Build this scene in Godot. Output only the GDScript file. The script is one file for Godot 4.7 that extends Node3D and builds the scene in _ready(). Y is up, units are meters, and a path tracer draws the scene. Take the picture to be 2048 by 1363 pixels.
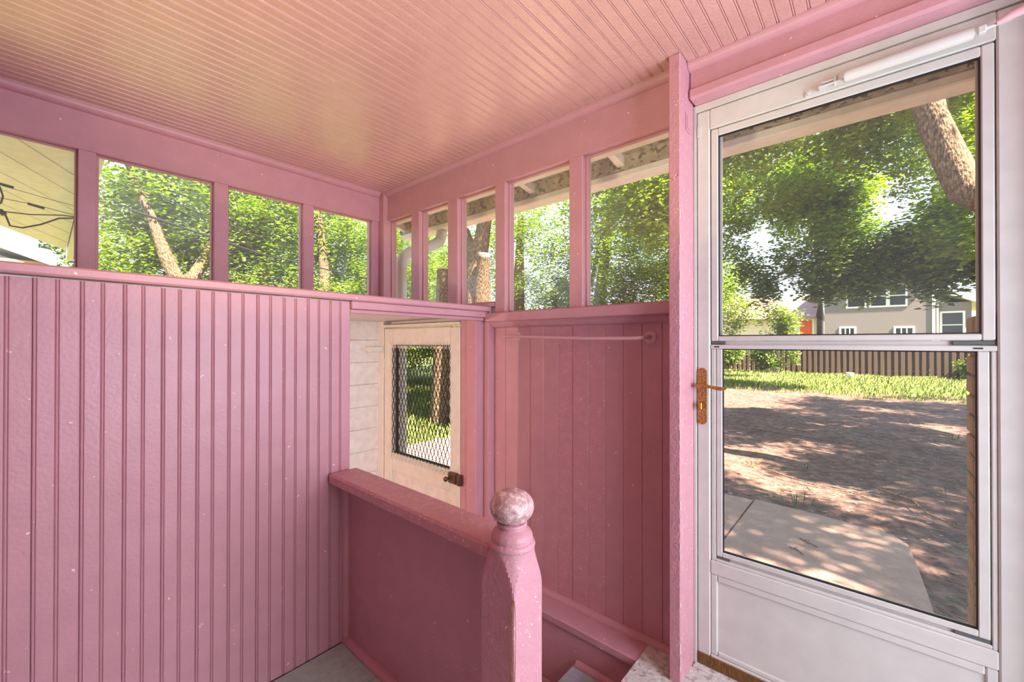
extends Node3D
# An enclosed pink porch: storm door, window band over a deep shelf, stairwell with a half wall and newel post.
# x runs along the back wall (to the right), y up, z from the back wall towards the house; metres.

var T := Transform3D()          # applied to every corner that is emitted
var M := {}                     # materials
var used := {}
const CY := 2.212               # ceiling
const XA := -1.575              # beadboard partition
const XO := -2.6                # outer left wall
const ADDED_SIDE_LIGHT := 5.5          # fill light at the added side window's blind
const ADDED_CEILING_LIGHT := 2.3        # added work lamp that brightens the ceiling
const GY := -0.5                # yard

func _ready() -> void:
	# ---------- camera, sky, sun, exposure ----------
	var cam := Camera3D.new()
	cam.name = "camera"
	cam.position = Vector3(0, 1.178, 1.604)
	cam.rotation = Vector3(0.0047, 0.7173, 0.0008)
	cam.fov = rad_to_deg(2.0 * atan(681.5 / 834.07))
	cam.near = 0.02
	cam.far = 400.0
	add_child(cam)
	cam.current = true
	var env := Environment.new()
	env.background_mode = Environment.BG_SKY
	var sky := Sky.new()
	var sm := ProceduralSkyMaterial.new()
	sm.sky_top_color = Color(0.72, 0.81, 0.94)
	sm.sky_horizon_color = Color(0.93, 0.95, 0.98)
	sm.ground_horizon_color = Color(0.80, 0.80, 0.76)
	sm.ground_bottom_color = Color(0.35, 0.32, 0.28)
	sm.sky_curve = 0.2
	sm.sky_energy_multiplier = 1.4
	sky.sky_material = sm
	env.sky = sky
	env.tonemap_mode = Environment.TONE_MAPPER_LINEAR
	env.tonemap_exposure = 1.2
	env.sdfgi_enabled = true
	env.ssao_enabled = true
	env.ssil_enabled = true
	var we := WorldEnvironment.new()
	we.name = "world_environment"
	we.environment = env
	add_child(we)
	var sun := DirectionalLight3D.new()
	sun.name = "sun"
	sun.light_energy = 11.0
	sun.light_color = Color(1.0, 0.93, 0.82)
	sun.light_angular_distance = 0.6
	sun.shadow_enabled = true
	add_child(sun)
	sun.look_at_from_position(Vector3(0.62, 0.78, 0.12) * 30.0, Vector3.ZERO, Vector3.UP)

	materials()
	shell()
	back_wall()
	left_windows()
	partition()
	stairs()
	storm_door()
	mesh_door()
	added_side_window()
	added_stair_bulb()
	added_work_light()
	fittings()
	eave()
	yard()
	fence()
	neighbours()
	trees()

# ------------------------------------------------------------------ helpers
func tri(st: SurfaceTool, a: Vector3, b: Vector3, c: Vector3, n: Vector3) -> void:
	var ps := [a, b, c]
	if (b - a).cross(c - a).dot(n) > 0.0:
		ps = [a, c, b]
	var nn := (T.basis * n).normalized()
	for p in ps:
		st.set_normal(nn)
		st.add_vertex(T * p)

func quad(st: SurfaceTool, a: Vector3, b: Vector3, c: Vector3, d: Vector3, n: Vector3) -> void:
	tri(st, a, b, c, n)
	tri(st, a, c, d, n)

func stri(st: SurfaceTool, a: Vector3, b: Vector3, c: Vector3, na: Vector3, nb: Vector3, nc: Vector3) -> void:
	var ps := [a, b, c]
	var ns := [na, nb, nc]
	if (b - a).cross(c - a).dot(na + nb + nc) > 0.0:
		ps = [a, c, b]
		ns = [na, nc, nb]
	for i in 3:
		st.set_normal((T.basis * ns[i]).normalized())
		st.add_vertex(T * ps[i])

func squad(st: SurfaceTool, a: Vector3, b: Vector3, c: Vector3, d: Vector3, na: Vector3, nb: Vector3, nc: Vector3, nd: Vector3) -> void:
	stri(st, a, b, c, na, nb, nc)
	stri(st, a, c, d, na, nc, nd)

func begin() -> SurfaceTool:
	var st := SurfaceTool.new()
	st.begin(Mesh.PRIMITIVE_TRIANGLES)
	return st

func cbox(st: SurfaceTool, lo: Vector3, hi: Vector3, c := 0.002) -> void:
	var m := (lo + hi) * 0.5
	var h := (hi - lo).abs() * 0.5
	c = min(c, 0.4 * min(h.x, min(h.y, h.z)))
	var pt := func(s: Vector3, ax: int) -> Vector3:
		var k := Vector3(c, c, c)
		k[ax] = 0.0
		return m + Vector3(s.x * (h.x - k.x), s.y * (h.y - k.y), s.z * (h.z - k.z))
	for ax in 3:
		var b := (ax + 1) % 3
		var d := (ax + 2) % 3
		for s in [-1.0, 1.0]:
			var q := []
			for e in [[-1, -1], [1, -1], [1, 1], [-1, 1]]:
				var v := Vector3.ZERO
				v[ax] = s
				v[b] = e[0]
				v[d] = e[1]
				q.append(pt.call(v, ax))
			var n := Vector3.ZERO
			n[ax] = s
			quad(st, q[0], q[1], q[2], q[3], n)
			for s2 in [-1.0, 1.0]:
				var v0 := Vector3.ZERO
				v0[ax] = s
				v0[b] = s2
				v0[d] = -1.0
				var v1 := v0
				v1[d] = 1.0
				var n2 := Vector3.ZERO
				n2[ax] = s
				n2[b] = s2
				quad(st, pt.call(v0, ax), pt.call(v1, ax), pt.call(v1, b), pt.call(v0, b), n2)
	for sx in [-1.0, 1.0]:
		for sy in [-1.0, 1.0]:
			for sz in [-1.0, 1.0]:
				var v := Vector3(sx, sy, sz)
				tri(st, pt.call(v, 0), pt.call(v, 1), pt.call(v, 2), v)

# an open or closed outline (in u, v) swept along w; outline runs counter-clockwise seen against w
func sweep(st: SurfaceTool, pts: Array, o: Vector3, u: Vector3, v: Vector3, w: Vector3, closed := true, caps := true) -> void:
	var n := pts.size()
	for i in (n if closed else n - 1):
		var a: Vector2 = pts[i]
		var b: Vector2 = pts[(i + 1) % n]
		var e := b - a
		var nr := u * e.y - v * e.x
		var pa := o + u * a.x + v * a.y
		var pb := o + u * b.x + v * b.y
		quad(st, pa, pb, pb + w, pa + w, nr)
	if closed and caps:
		var poly := PackedVector2Array(pts)
		var ix := Geometry2D.triangulate_polygon(poly)
		for k in range(0, ix.size(), 3):
			var q := []
			for j in 3:
				var p: Vector2 = pts[ix[k + j]]
				q.append(o + u * p.x + v * p.y)
			tri(st, q[0], q[1], q[2], -w)
			tri(st, q[0] + w, q[1] + w, q[2] + w, w)

func tube(st: SurfaceTool, path: Array, radii: Array, sides := 8, caps := true, wob := 0.0, squash := 1.0) -> void:
	var rings := []
	var norms := []
	var up := Vector3(0.13, 0.9, 0.31).normalized()
	for i in path.size():
		var d: Vector3
		if i == 0:
			d = path[1] - path[0]
		elif i == path.size() - 1:
			d = path[i] - path[i - 1]
		else:
			d = path[i + 1] - path[i - 1]
		d = d.normalized()
		if abs(d.dot(up)) > 0.95:
			up = Vector3(1, 0, 0.2).normalized()
		var s := d.cross(up).normalized()
		var t := s.cross(d).normalized()
		up = t
		var rg := []
		var nr := []
		for k in sides:
			var a := TAU * k / sides
			var n := s * cos(a) + t * sin(a) * squash
			var r: float = radii[min(i, radii.size() - 1)]
			r *= 1.0 + wob * (sin(a * 3.0 + i * 1.3) * 0.5 + sin(a * 5.0 + i * 0.7) * 0.5)
			rg.append(path[i] + n * r)
			nr.append(n)
		rings.append(rg)
		norms.append(nr)
	for i in path.size() - 1:
		for k in sides:
			var j := (k + 1) % sides
			squad(st, rings[i][k], rings[i][j], rings[i + 1][j], rings[i + 1][k], norms[i][k], norms[i][j], norms[i + 1][j], norms[i + 1][k])
	if caps:
		for e in [0, path.size() - 1]:
			var dn: Vector3 = (path[0] - path[1]) if e == 0 else (path[e] - path[e - 1])
			for k in sides:
				tri(st, path[e], rings[e][k], rings[e][(k + 1) % sides], dn)

func lathe(st: SurfaceTool, prof: Array, o: Vector3, sides := 32, ax := Vector3.UP) -> void:
	var s := ax.cross(Vector3(0.3, 0.2, 1.0)).normalized()
	var t := ax.cross(s).normalized()
	for i in prof.size() - 1:
		var p: Vector2 = prof[i]
		var q: Vector2 = prof[i + 1]
		var np := prof_normal(prof, i)
		var nq := prof_normal(prof, i + 1)
		for k in sides:
			var a0 := TAU * k / sides
			var a1 := TAU * (k + 1) / sides
			var d0 := s * cos(a0) + t * sin(a0)
			var d1 := s * cos(a1) + t * sin(a1)
			squad(st, o + d0 * p.x + ax * p.y, o + d1 * p.x + ax * p.y, o + d1 * q.x + ax * q.y, o + d0 * q.x + ax * q.y,
				d0 * np.x + ax * np.y, d1 * np.x + ax * np.y, d1 * nq.x + ax * nq.y, d0 * nq.x + ax * nq.y)

func prof_normal(prof: Array, i: int) -> Vector2:
	var a: Vector2 = prof[max(i - 1, 0)]
	var b: Vector2 = prof[min(i + 1, prof.size() - 1)]
	var e := b - a
	return Vector2(e.y, -e.x).normalized()

func numbered(called: String) -> String:
	var k: int = used.get(called, -1) + 1
	used[called] = k
	return called if k == 0 else "%s_%03d" % [called, k]

func put(parent: Node, called: String, mesh: Mesh, mat: Material, at := Vector3.ZERO) -> MeshInstance3D:
	var o := MeshInstance3D.new()
	o.name = numbered(called) if parent == self else called
	o.mesh = mesh
	o.material_override = mat
	o.position = at
	o.cast_shadow = GeometryInstance3D.SHADOW_CASTING_SETTING_ON
	parent.add_child(o, true)
	return o

func part(parent: Node, called: String, st: SurfaceTool, mat: Material) -> MeshInstance3D:
	return put(parent, called, st.commit(), mat)

func box(parent: Node, called: String, lo: Vector3, hi: Vector3, mat: Material, c := 0.002) -> MeshInstance3D:
	var st := begin()
	cbox(st, lo, hi, c)
	return part(parent, called, st, mat)

func tag(o: Node, label: String, category: String, group := "", kind := "") -> void:
	o.set_meta("label", label)
	o.set_meta("category", category)
	if group != "":
		o.set_meta("group", group)
	if kind != "":
		o.set_meta("kind", kind)

func thing(called: String, label: String, category: String, at := Vector3.ZERO, group := "", kind := "") -> Node3D:
	var o := Node3D.new()
	o.name = numbered(called)
	o.position = at
	add_child(o)
	tag(o, label, category, group, kind)
	return o

# ------------------------------------------------------------------ textures and materials
func nz(seed_: int, freq: float, oct := 4, type := FastNoiseLite.TYPE_SIMPLEX_SMOOTH, size := 512) -> PackedByteArray:
	var n := FastNoiseLite.new()
	n.seed = seed_
	n.noise_type = type
	n.frequency = freq
	n.fractal_type = FastNoiseLite.FRACTAL_FBM if oct > 1 else FastNoiseLite.FRACTAL_NONE
	n.fractal_octaves = oct
	var im := n.get_seamless_image(size, size)
	im.convert(Image.FORMAT_L8)
	return im.get_data()

func tex_from(size: int, fn: Callable) -> ImageTexture:
	var data := PackedByteArray()
	data.resize(size * size * 3)
	for i in size * size:
		var c: Color = fn.call(i)
		data[i * 3] = int(clampf(c.r, 0, 1) * 255)
		data[i * 3 + 1] = int(clampf(c.g, 0, 1) * 255)
		data[i * 3 + 2] = int(clampf(c.b, 0, 1) * 255)
	return ImageTexture.create_from_image(Image.create_from_data(size, size, false, Image.FORMAT_RGB8, data))

func bump_from(a: PackedByteArray, size: int, amount: float) -> ImageTexture:
	var im := Image.create_from_data(size, size, false, Image.FORMAT_L8, a)
	im.convert(Image.FORMAT_RGBA8)
	im.bump_map_to_normal_map(amount)
	return ImageTexture.create_from_image(im)

func mat_plain(c: Color, rough := 0.6, metal := 0.0) -> StandardMaterial3D:
	var m := StandardMaterial3D.new()
	m.albedo_color = c
	m.roughness = rough
	m.metallic = metal
	return m

func mat_tex(t: Texture2D, rough: float, per_metre: Vector3, n: Texture2D = null, nscale := 0.5) -> StandardMaterial3D:
	var m := StandardMaterial3D.new()
	m.albedo_texture = t
	m.roughness = rough
	m.uv1_triplanar = true
	m.uv1_world_triplanar = true
	m.uv1_scale = per_metre
	if n != null:
		m.normal_enabled = true
		m.normal_texture = n
		m.normal_scale = nscale
	return m

# old paint: slight mottling, flecks where it has chipped through to an older coat
func paint_tex(base: Color, chip: Color, thr: int, mott: PackedByteArray, fine: PackedByteArray, patch: PackedByteArray, dark := 0) -> ImageTexture:
	return tex_from(512, func(i: int) -> Color:
		var k := 1.0 + (mott[i] - 128) / 128.0 * 0.028
		var c := Color(base.r * k, base.g * k, base.b * k)
		if fine[i] > thr and patch[i] > 150:
			c = c.lerp(chip, clampf((fine[i] - thr) / 8.0, 0, 1))
		elif dark > 0 and fine[i] < dark and patch[i] < 110:
			c = c.lerp(Color(0.22, 0.12, 0.11), clampf((dark - fine[i]) / 10.0, 0, 0.8))
		return c)

func materials() -> void:
	var mott := nz(3, 0.012, 4)
	var fine := nz(7, 0.07, 3)
	var patch := nz(11, 0.01, 2)
	var peel := nz(21, 0.11, 3)
	var peel_n := bump_from(peel, 512, 2.0)
	var crack := nz(31, 0.05, 5)
	var crack_n := bump_from(crack, 512, 5.0)
	var pink := Color(0.755, 0.550, 0.590)
	var chip := Color(0.93, 0.86, 0.83)
	var s := Vector3(1.3, 1.3, 1.3)
	M.pink = mat_tex(paint_tex(pink, chip, 219, mott, fine, patch, 20), 0.42, s, peel_n, 0.16)
	M.pink_worn = mat_tex(paint_tex(pink * Color(1.02, 1.0, 1.0), chip, 196, mott, fine, patch, 26), 0.48, Vector3(2.6, 2.6, 2.6), crack_n, 0.35)
	M.rail = mat_tex(paint_tex(pink * Color(1.02, 1.0, 1.0), chip, 188, mott, fine, patch, 30), 0.48, Vector3(3.4, 3.4, 3.4), crack_n, 0.35)
	M.pink_bar = mat_plain(Color(0.83, 0.65, 0.67), 0.32)
	M.ceiling = mat_tex(paint_tex(Color(0.79, 0.605, 0.585), chip, 228, mott, fine, patch, 30), 0.30, s, peel_n, 0.4)
	M.ceiling.clearcoat_enabled = true
	M.ceiling.clearcoat = 1.0
	M.ceiling.clearcoat_roughness = 0.32
	var ball_mott := nz(17, 0.018, 4)
	M.newel_ball = mat_tex(tex_from(512, func(i: int) -> Color:
		var c := Color(0.76, 0.61, 0.61)
		if ball_mott[i] > 166:
			c = c.lerp(Color(0.93, 0.87, 0.84), clampf((ball_mott[i] - 166) / 5.0, 0, 1))
		elif ball_mott[i] < 82:
			c = c.lerp(Color(0.62, 0.45, 0.43), clampf((82 - ball_mott[i]) / 12.0, 0, 1))
		return c), 0.5, Vector3(5, 5, 5), crack_n, 0.4)
	M.bare_wood = mat_tex(tex_from(512, func(i: int) -> Color:
		var k: float = fine[i] / 255.0
		return Color(0.62, 0.44, 0.22).lerp(Color(0.38, 0.24, 0.12), k)), 0.7, Vector3(6, 1.5, 6))
	var floor_mott := nz(41, 0.02, 5)
	M.floor = mat_tex(tex_from(512, func(i: int) -> Color:
		return Color(0.66, 0.72, 0.68) * (1.0 + (floor_mott[i] - 128) / 128.0 * 0.06)), 0.5, Vector3(2.2, 2.2, 2.2), peel_n, 0.4)
	M.landing = mat_tex(tex_from(512, func(i: int) -> Color:
		var c := Color(0.78, 0.76, 0.74) * (1.0 + (floor_mott[i] - 128) / 128.0 * 0.12)
		if floor_mott[i] < 80:
			c = c.lerp(Color(0.60, 0.52, 0.46), clampf((80 - floor_mott[i]) / 40.0, 0, 0.6))
		return c), 0.6, Vector3(3, 3, 3), crack_n, 0.4)
	M.tread = mat_tex(tex_from(512, func(i: int) -> Color:
		return Color(0.66, 0.69, 0.72) * (1.0 + (floor_mott[i] - 128) / 128.0 * 0.08)), 0.5, Vector3(2, 2, 2))
	M.door_white = mat_tex(tex_from(512, func(i: int) -> Color:
		return Color(0.80, 0.79, 0.77) * (1.0 + (mott[i] - 128) / 128.0 * 0.025)), 0.38, Vector3(1.5, 1.5, 1.5))
	M.door_seam = mat_plain(Color(0.10, 0.09, 0.09), 0.7)
	M.latch_grey = mat_plain(Color(0.36, 0.37, 0.36), 0.6)
	M.rubber = mat_plain(Color(0.09, 0.08, 0.08), 0.7)
	M.cream = mat_tex(tex_from(512, func(i: int) -> Color:
		return Color(0.87, 0.84, 0.79) * (1.0 + (mott[i] - 128) / 128.0 * 0.03)), 0.5, Vector3(2, 2, 2), peel_n, 0.4)
	M.siding = mat_tex(tex_from(512, func(i: int) -> Color:
		return Color(0.89, 0.85, 0.82) * (1.0 + (mott[i] - 128) / 128.0 * 0.05)), 0.6, Vector3(2, 2, 2), crack_n, 0.4)
	M.eave_board = mat_tex(tex_from(512, func(i: int) -> Color:
		var c := Color(0.66, 0.60, 0.50) * (1.0 + (mott[i] - 128) / 128.0 * 0.15)
		if floor_mott[i] < 96:
			c = c.lerp(Color(0.32, 0.25, 0.18), clampf((96 - floor_mott[i]) / 20.0, 0, 0.8))
		return c), 0.7, Vector3(2, 2, 2))
	M.white_trim = mat_tex(tex_from(512, func(i: int) -> Color:
		return Color(0.90, 0.87, 0.83) * (1.0 + (mott[i] - 128) / 128.0 * 0.04)), 0.55, Vector3(2, 2, 2))
	M.metal_white = mat_plain(Color(0.80, 0.79, 0.77), 0.45)
	M.brass = mat_tex(tex_from(512, func(i: int) -> Color:
		var k: float = floor_mott[i] / 255.0
		return Color(0.76, 0.57, 0.34).lerp(Color(0.55, 0.37, 0.22), clampf(k * 1.6 - 0.4, 0, 1))), 0.38, Vector3(9, 9, 9))
	M.brass.metallic = 0.6
	M.brass_bright = mat_plain(Color(0.85, 0.66, 0.30), 0.25, 1.0)
	M.bronze = mat_plain(Color(0.42, 0.31, 0.24), 0.4, 0.7)
	M.sweep = mat_tex(tex_from(512, func(i: int) -> Color:
		var k: float = fine[i] / 255.0
		return Color(0.55, 0.38, 0.14).lerp(Color(0.30, 0.19, 0.07), k)), 0.45, Vector3(5, 0.6, 5))
	M.black_wire = mat_plain(Color(0.10, 0.075, 0.065), 0.6)
	M.cable = mat_plain(Color(0.12, 0.13, 0.13), 0.6)
	var g := StandardMaterial3D.new()
	g.transparency = BaseMaterial3D.TRANSPARENCY_ALPHA
	g.albedo_color = Color(0.90, 0.94, 0.92, 0.018)
	g.roughness = 0.0
	g.metallic_specular = 0.3
	M.glass = g
	M.door_glass = g.duplicate()
	g.albedo_color.a = 0.07
	var sc := StandardMaterial3D.new()
	sc.transparency = BaseMaterial3D.TRANSPARENCY_ALPHA
	sc.albedo_color = Color(0.45, 0.45, 0.45, 0.05)
	sc.roughness = 0.9
	M.screen = sc
	var dirt2 := nz(51, 0.03, 5)
	var dirt3 := nz(53, 0.006, 3)
	var dirt_n := bump_from(dirt2, 512, 6.0)
	M.dirt = mat_tex(tex_from(512, func(i: int) -> Color:
		var k: float = dirt2[i] / 255.0
		var c := Color(0.31, 0.225, 0.20).lerp(Color(0.50, 0.385, 0.345), clampf(k * 1.5 - 0.25, 0, 1))
		return c * (0.85 + 0.3 * dirt3[i] / 255.0)), 0.95, Vector3(0.35, 0.35, 0.35), dirt_n, 1.0)
	M.lawn = mat_tex(tex_from(512, func(i: int) -> Color:
		var k: float = dirt2[i] / 255.0
		return Color(0.27, 0.33, 0.13).lerp(Color(0.47, 0.49, 0.26), clampf(k * 1.5 - 0.25, 0, 1))), 0.95, Vector3(0.3, 0.3, 0.3), dirt_n, 1.0)
	M.concrete = mat_tex(tex_from(512, func(i: int) -> Color:
		var k: float = (mott[i] * 0.6 + fine[i] * 0.4) / 255.0
		return Color(0.54, 0.435, 0.39).lerp(Color(0.66, 0.55, 0.50), k)), 0.85, Vector3(0.8, 0.8, 0.8), peel_n, 0.5)
	var bark := nz(61, 0.03, 5)
	M.bark = mat_tex(tex_from(512, func(i: int) -> Color:
		var k: float = bark[i] / 255.0
		return Color(0.24, 0.18, 0.13).lerp(Color(0.62, 0.52, 0.42), clampf(k * 1.8 - 0.4, 0, 1))), 0.95, Vector3(3.0, 0.8, 3.0), bump_from(bark, 512, 10.0), 1.5)
	M.cut_wood = mat_plain(Color(0.88, 0.76, 0.62), 0.8)
	M.fence = mat_tex(tex_from(512, func(i: int) -> Color:
		var k: float = fine[i] / 255.0
		return Color(0.31, 0.24, 0.20).lerp(Color(0.46, 0.38, 0.33), k)), 0.9, Vector3(1.5, 0.5, 1.5))
	M.house_grey = mat_plain(Color(0.49, 0.455, 0.45), 0.8)
	M.house_cream = mat_plain(Color(0.90, 0.82, 0.74), 0.8)
	M.house_white = mat_plain(Color(0.93, 0.92, 0.90), 0.8)
	M.roof_pink = mat_plain(Color(0.62, 0.50, 0.47), 0.9)
	M.roof_blue = mat_plain(Color(0.42, 0.53, 0.62), 0.8)
	M.tan = mat_plain(Color(0.86, 0.66, 0.46), 0.8)
	M.orange = mat_plain(Color(0.86, 0.36, 0.14), 0.7)
	M.dark_glass = mat_plain(Color(0.20, 0.21, 0.23), 0.15)
	M.brick = mat_tex(tex_from(512, func(i: int) -> Color:
		return Color(0.66, 0.53, 0.46).lerp(Color(0.48, 0.38, 0.33), fine[i] / 255.0)), 0.9, Vector3(3, 3, 3))
	M.mortar = mat_plain(Color(0.50, 0.43, 0.38), 0.95)
	var lf := StandardMaterial3D.new()
	lf.vertex_color_use_as_albedo = true
	lf.albedo_color = Color.WHITE
	lf.roughness = 0.55
	lf.backlight_enabled = true
	lf.backlight = Color(0.80, 0.92, 0.25)
	M.leaf = lf
	var gb := StandardMaterial3D.new()
	gb.vertex_color_use_as_albedo = true
	gb.roughness = 0.7
	gb.backlight_enabled = true
	gb.backlight = Color(0.30, 0.36, 0.08)
	M.grass = gb
	var lt := StandardMaterial3D.new()
	lt.vertex_color_use_as_albedo = true
	lt.roughness = 0.9
	M.litter = lt

# ------------------------------------------------------------------ room shell
func bead_outline(th := 0.014) -> Array:
	# across the board (x), out of the wall (y): a quirked bead at the middle and at one edge, as beadboard is milled
	var p := [Vector2(0.0004, -th), Vector2(0.0826, -th), Vector2(0.0826, -0.0034)]
	p.append_array([Vector2(0.0814, -0.0012), Vector2(0.0795, 0.0), Vector2(0.0776, -0.0012), Vector2(0.0764, -0.0034), Vector2(0.0752, -0.0004), Vector2(0.0740, 0.0)])
	p.append_array([Vector2(0.0466, 0.0), Vector2(0.0454, -0.0004), Vector2(0.0442, -0.0034), Vector2(0.0430, -0.0012), Vector2(0.0411, 0.0), Vector2(0.0392, -0.0012), Vector2(0.0380, -0.0034), Vector2(0.0368, -0.0004), Vector2(0.0356, 0.0)])
	p.append_array([Vector2(0.0030, 0.0), Vector2(0.0004, -0.0020)])
	return p

func shell() -> void:
	# ceiling: tongue and groove beadboard running towards the back wall
	var c := thing("ceiling", "pink painted beadboard ceiling of narrow boards", "ceiling", Vector3.ZERO, "", "structure")
	var st := begin()
	sweep(st, bead_outline(), Vector3.ZERO, Vector3(1, 0, 0), Vector3(0, -1, 0), Vector3(0, 0, 3.52))
	var plank := st.commit()
	for i in 48:
		put(c, "plank", plank, M.ceiling, Vector3(XO - 0.04 + i * 0.083, CY, -0.08))
	box(c, "backing", Vector3(-2.68, CY + 0.014, -0.1), Vector3(1.4, CY + 0.05, 3.44), M.eave_board)
	# floor: painted boards, same direction
	var f := thing("floor", "grey-green painted floorboards of the porch", "floor", Vector3.ZERO, "", "structure")
	var fs := begin()
	cbox(fs, Vector3(0.0006, -0.03, 0), Vector3(0.0824, 0, 2.62), 0.0015)
	var fp := fs.commit()
	for i in 35:
		put(f, "plank", fp, M.floor, Vector3(XA + 0.002 + i * 0.083, 0.01, 0.80))
	box(f, "subfloor", Vector3(XA - 0.02, -0.09, 0.80), Vector3(1.35, -0.021, 3.42), M.eave_board)
	var l := thing("floor", "worn whitish landing floorboards at the storm door", "floor", Vector3.ZERO, "", "structure")
	var ls := begin()
	cbox(ls, Vector3(0, -0.028, 0.0006), Vector3(2.0, 0, 0.0824), 0.0015)
	var lp := ls.commit()
	for i in 11:
		put(l, "plank", lp, M.landing, Vector3(-0.69, -0.03, -0.115 + i * 0.083))
	box(l, "subfloor", Vector3(-0.665, -0.12, -0.1), Vector3(1.31, -0.058, 0.80), M.pink)
	# walls out of frame that close the room
	var wr := thing("wall_right", "plain pink side wall of the porch beyond the storm door", "wall", Vector3.ZERO, "", "structure")
	box(wr, "panel", Vector3(1.32, -0.1, -0.1), Vector3(1.42, CY + 0.02, 3.42), M.pink)
	var wf := thing("wall_front", "plain pink house wall behind the porch", "wall", Vector3.ZERO, "", "structure")
	box(wf, "panel", Vector3(-2.66, -0.6, 3.42), Vector3(1.42, CY + 0.02, 3.5), M.pink)

func quarter(r: float, n := 6) -> Array:
	var p := [Vector2(0, 0)]
	for i in n + 1:
		var a := PI * 0.5 * i / n
		p.append(Vector2(cos(a), sin(a)) * r)
	return p

func back_wall() -> void:
	var w := thing("wall_back", "pink back wall with plank wainscot under a band of windows", "wall", Vector3.ZERO, "", "structure")
	# header, top to bottom
	box(w, "header", Vector3(-2.66, 2.018, -0.06), Vector3(-0.562, CY, 0.0), M.pink, 0.003)
	box(w, "header", Vector3(-0.5205, 2.115, -0.06), Vector3(1.32, CY, 0.0), M.pink, 0.003)
	box(w, "header_moulding", Vector3(-0.5205, 2.076, -0.055), Vector3(1.32, 2.118, 0.018), M.pink, 0.008)
	box(w, "outer_sheathing", Vector3(-2.66, 2.018, -0.1), Vector3(1.32, CY + 0.03, -0.061), M.cream)
	# mullions
	for m in [[-2.268, -2.183], [-1.905, -1.817], [-1.519, -1.448], [-1.054, -0.983]]:
		var low := 1.372 if m[1] < -1.52 else 1.334
		box(w, "mullion", Vector3(m[0], low, -0.075), Vector3(m[1], 2.018, 0.0), M.pink, 0.003)
	box(w, "corner_post", Vector3(-2.61, 1.372, -0.075), Vector3(-2.542, CY, 0.030), M.pink, 0.003)
	box(w, "sill", Vector3(-2.6, 1.372, -0.09), Vector3(-1.519, 1.394, -0.002), M.pink, 0.003)
	# sill and cove over the wainscot
	box(w, "sill", Vector3(-1.572, 1.290, -0.09), Vector3(-0.564, 1.336, 0.028), M.pink, 0.004)
	var st := begin()
	sweep(st, quarter(0.032), Vector3(-1.562, 1.290, -0.04), Vector3(0, 0, 1), Vector3(0, -1, 0), Vector3(0.998, 0, 0))
	part(w, "cove_moulding", st, M.pink)
	# wainscot planks
	var ps := begin()
	sweep(ps, [Vector2(0.0003, -0.016), Vector2(0.0837, -0.016), Vector2(0.0837, -0.0022), Vector2(0.0822, 0), Vector2(0.0018, 0), Vector2(0.0003, -0.0022)], Vector3(0, -0.03, 0), Vector3(1, 0, 0), Vector3(0, 0, 1), Vector3(0, 1.31, 0))
	var pm := ps.commit()
	var jit := [0, 0.6, -0.5, 0.9, 0.1, -0.4, 0.8, 0.0, -0.7, 0.5, 0.2, -0.3]
	for i in 12:
		put(w, "plank", pm, M.pink_worn if i in [5, 6, 7] else M.pink, Vector3(-1.5625 + i * 0.0838, 0, -0.040 + jit[i] * 0.0012))
	box(w, "sheathing", Vector3(-1.62, -0.55, -0.1), Vector3(-0.5205, 1.29, -0.058), M.pink)
	box(w, "sheathing", Vector3(0.335, -0.55, -0.1), Vector3(1.32, 2.08, -0.0), M.pink)
	box(w, "sheathing", Vector3(-0.56, -0.55, -0.1), Vector3(1.32, -0.06, -0.02), M.cream)
	# skirting of the wainscot: quarter round and the flat ledger below it
	var sk := begin()
	sweep(sk, quarter(0.024), Vector3(-1.562, -0.034, -0.040), Vector3(0, 0, 1), Vector3(0, 1, 0), Vector3(1.0, 0, 0))
	part(w, "skirting", sk, M.pink)
	box(w, "ledger", Vector3(-1.6, -0.068, -0.06), Vector3(-0.69, -0.034, 0.085), M.pink, 0.004)
	box(w, "lower_panel", Vector3(-1.6, -0.56, -0.06), Vector3(-0.70, -0.069, 0.070), M.pink, 0.002)
	# post beside the storm door and post at the stair opening
	box(w, "door_post", Vector3(-0.562, -0.03, -0.1), Vector3(-0.5215, CY, 0.10), M.pink_worn, 0.003)
	box(w, "corner_stud", Vector3(-1.604, -0.035, -0.06), Vector3(-1.5625, 1.292, 0.002), M.pink, 0.002)
	box(w, "casing", Vector3(-1.735, -0.52, -0.02), Vector3(-1.676, 1.302, 0.048), M.pink, 0.002)
	box(w, "casing", Vector3(-1.6755, -0.52, -0.02), Vector3(-1.6045, 1.302, 0.058), M.pink, 0.003)
	box(w, "lintel", Vector3(-2.66, 1.305, -0.1), Vector3(-1.56, 1.372, -0.005), M.cream, 0.002)
	# strike plate on the door post
	var sp := begin()
	cbox(sp, Vector3(-0.5225, 1.955, 0.0), Vector3(-0.5175, 2.02, 0.045), 0.002)
	cbox(sp, Vector3(-0.5180, 1.965, 0.006), Vector3(-0.5145, 2.01, 0.039), 0.002)
	part(w, "strike_plate", sp, M.pink)
	var ce := begin()
	rng.seed = 31
	var yy := 0.02
	while yy < 1.75:
		var hh := rng.randf_range(0.006, 0.04)
		var wd := rng.randf_range(0.0006, 0.0024) * (1.6 if yy < 0.35 else 1.0)
		if rng.randf() < 0.62:
			cbox(ce, Vector3(-0.5215 - wd, yy, 0.1 - wd), Vector3(-0.5212, yy + hh, 0.1003), 0.0003)
		yy += hh + rng.randf_range(0.0, 0.03)
	part(w, "chipped_edge", ce, mat_plain(Color(0.90, 0.85, 0.83), 0.7)).set_meta("kind", "stuff")
	# crown: half round under the ceiling
	var t := thing("trim_1", "pink quarter-round moulding under the ceiling on the back wall", "moulding", Vector3.ZERO, "", "structure")
	var cs := begin()
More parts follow.
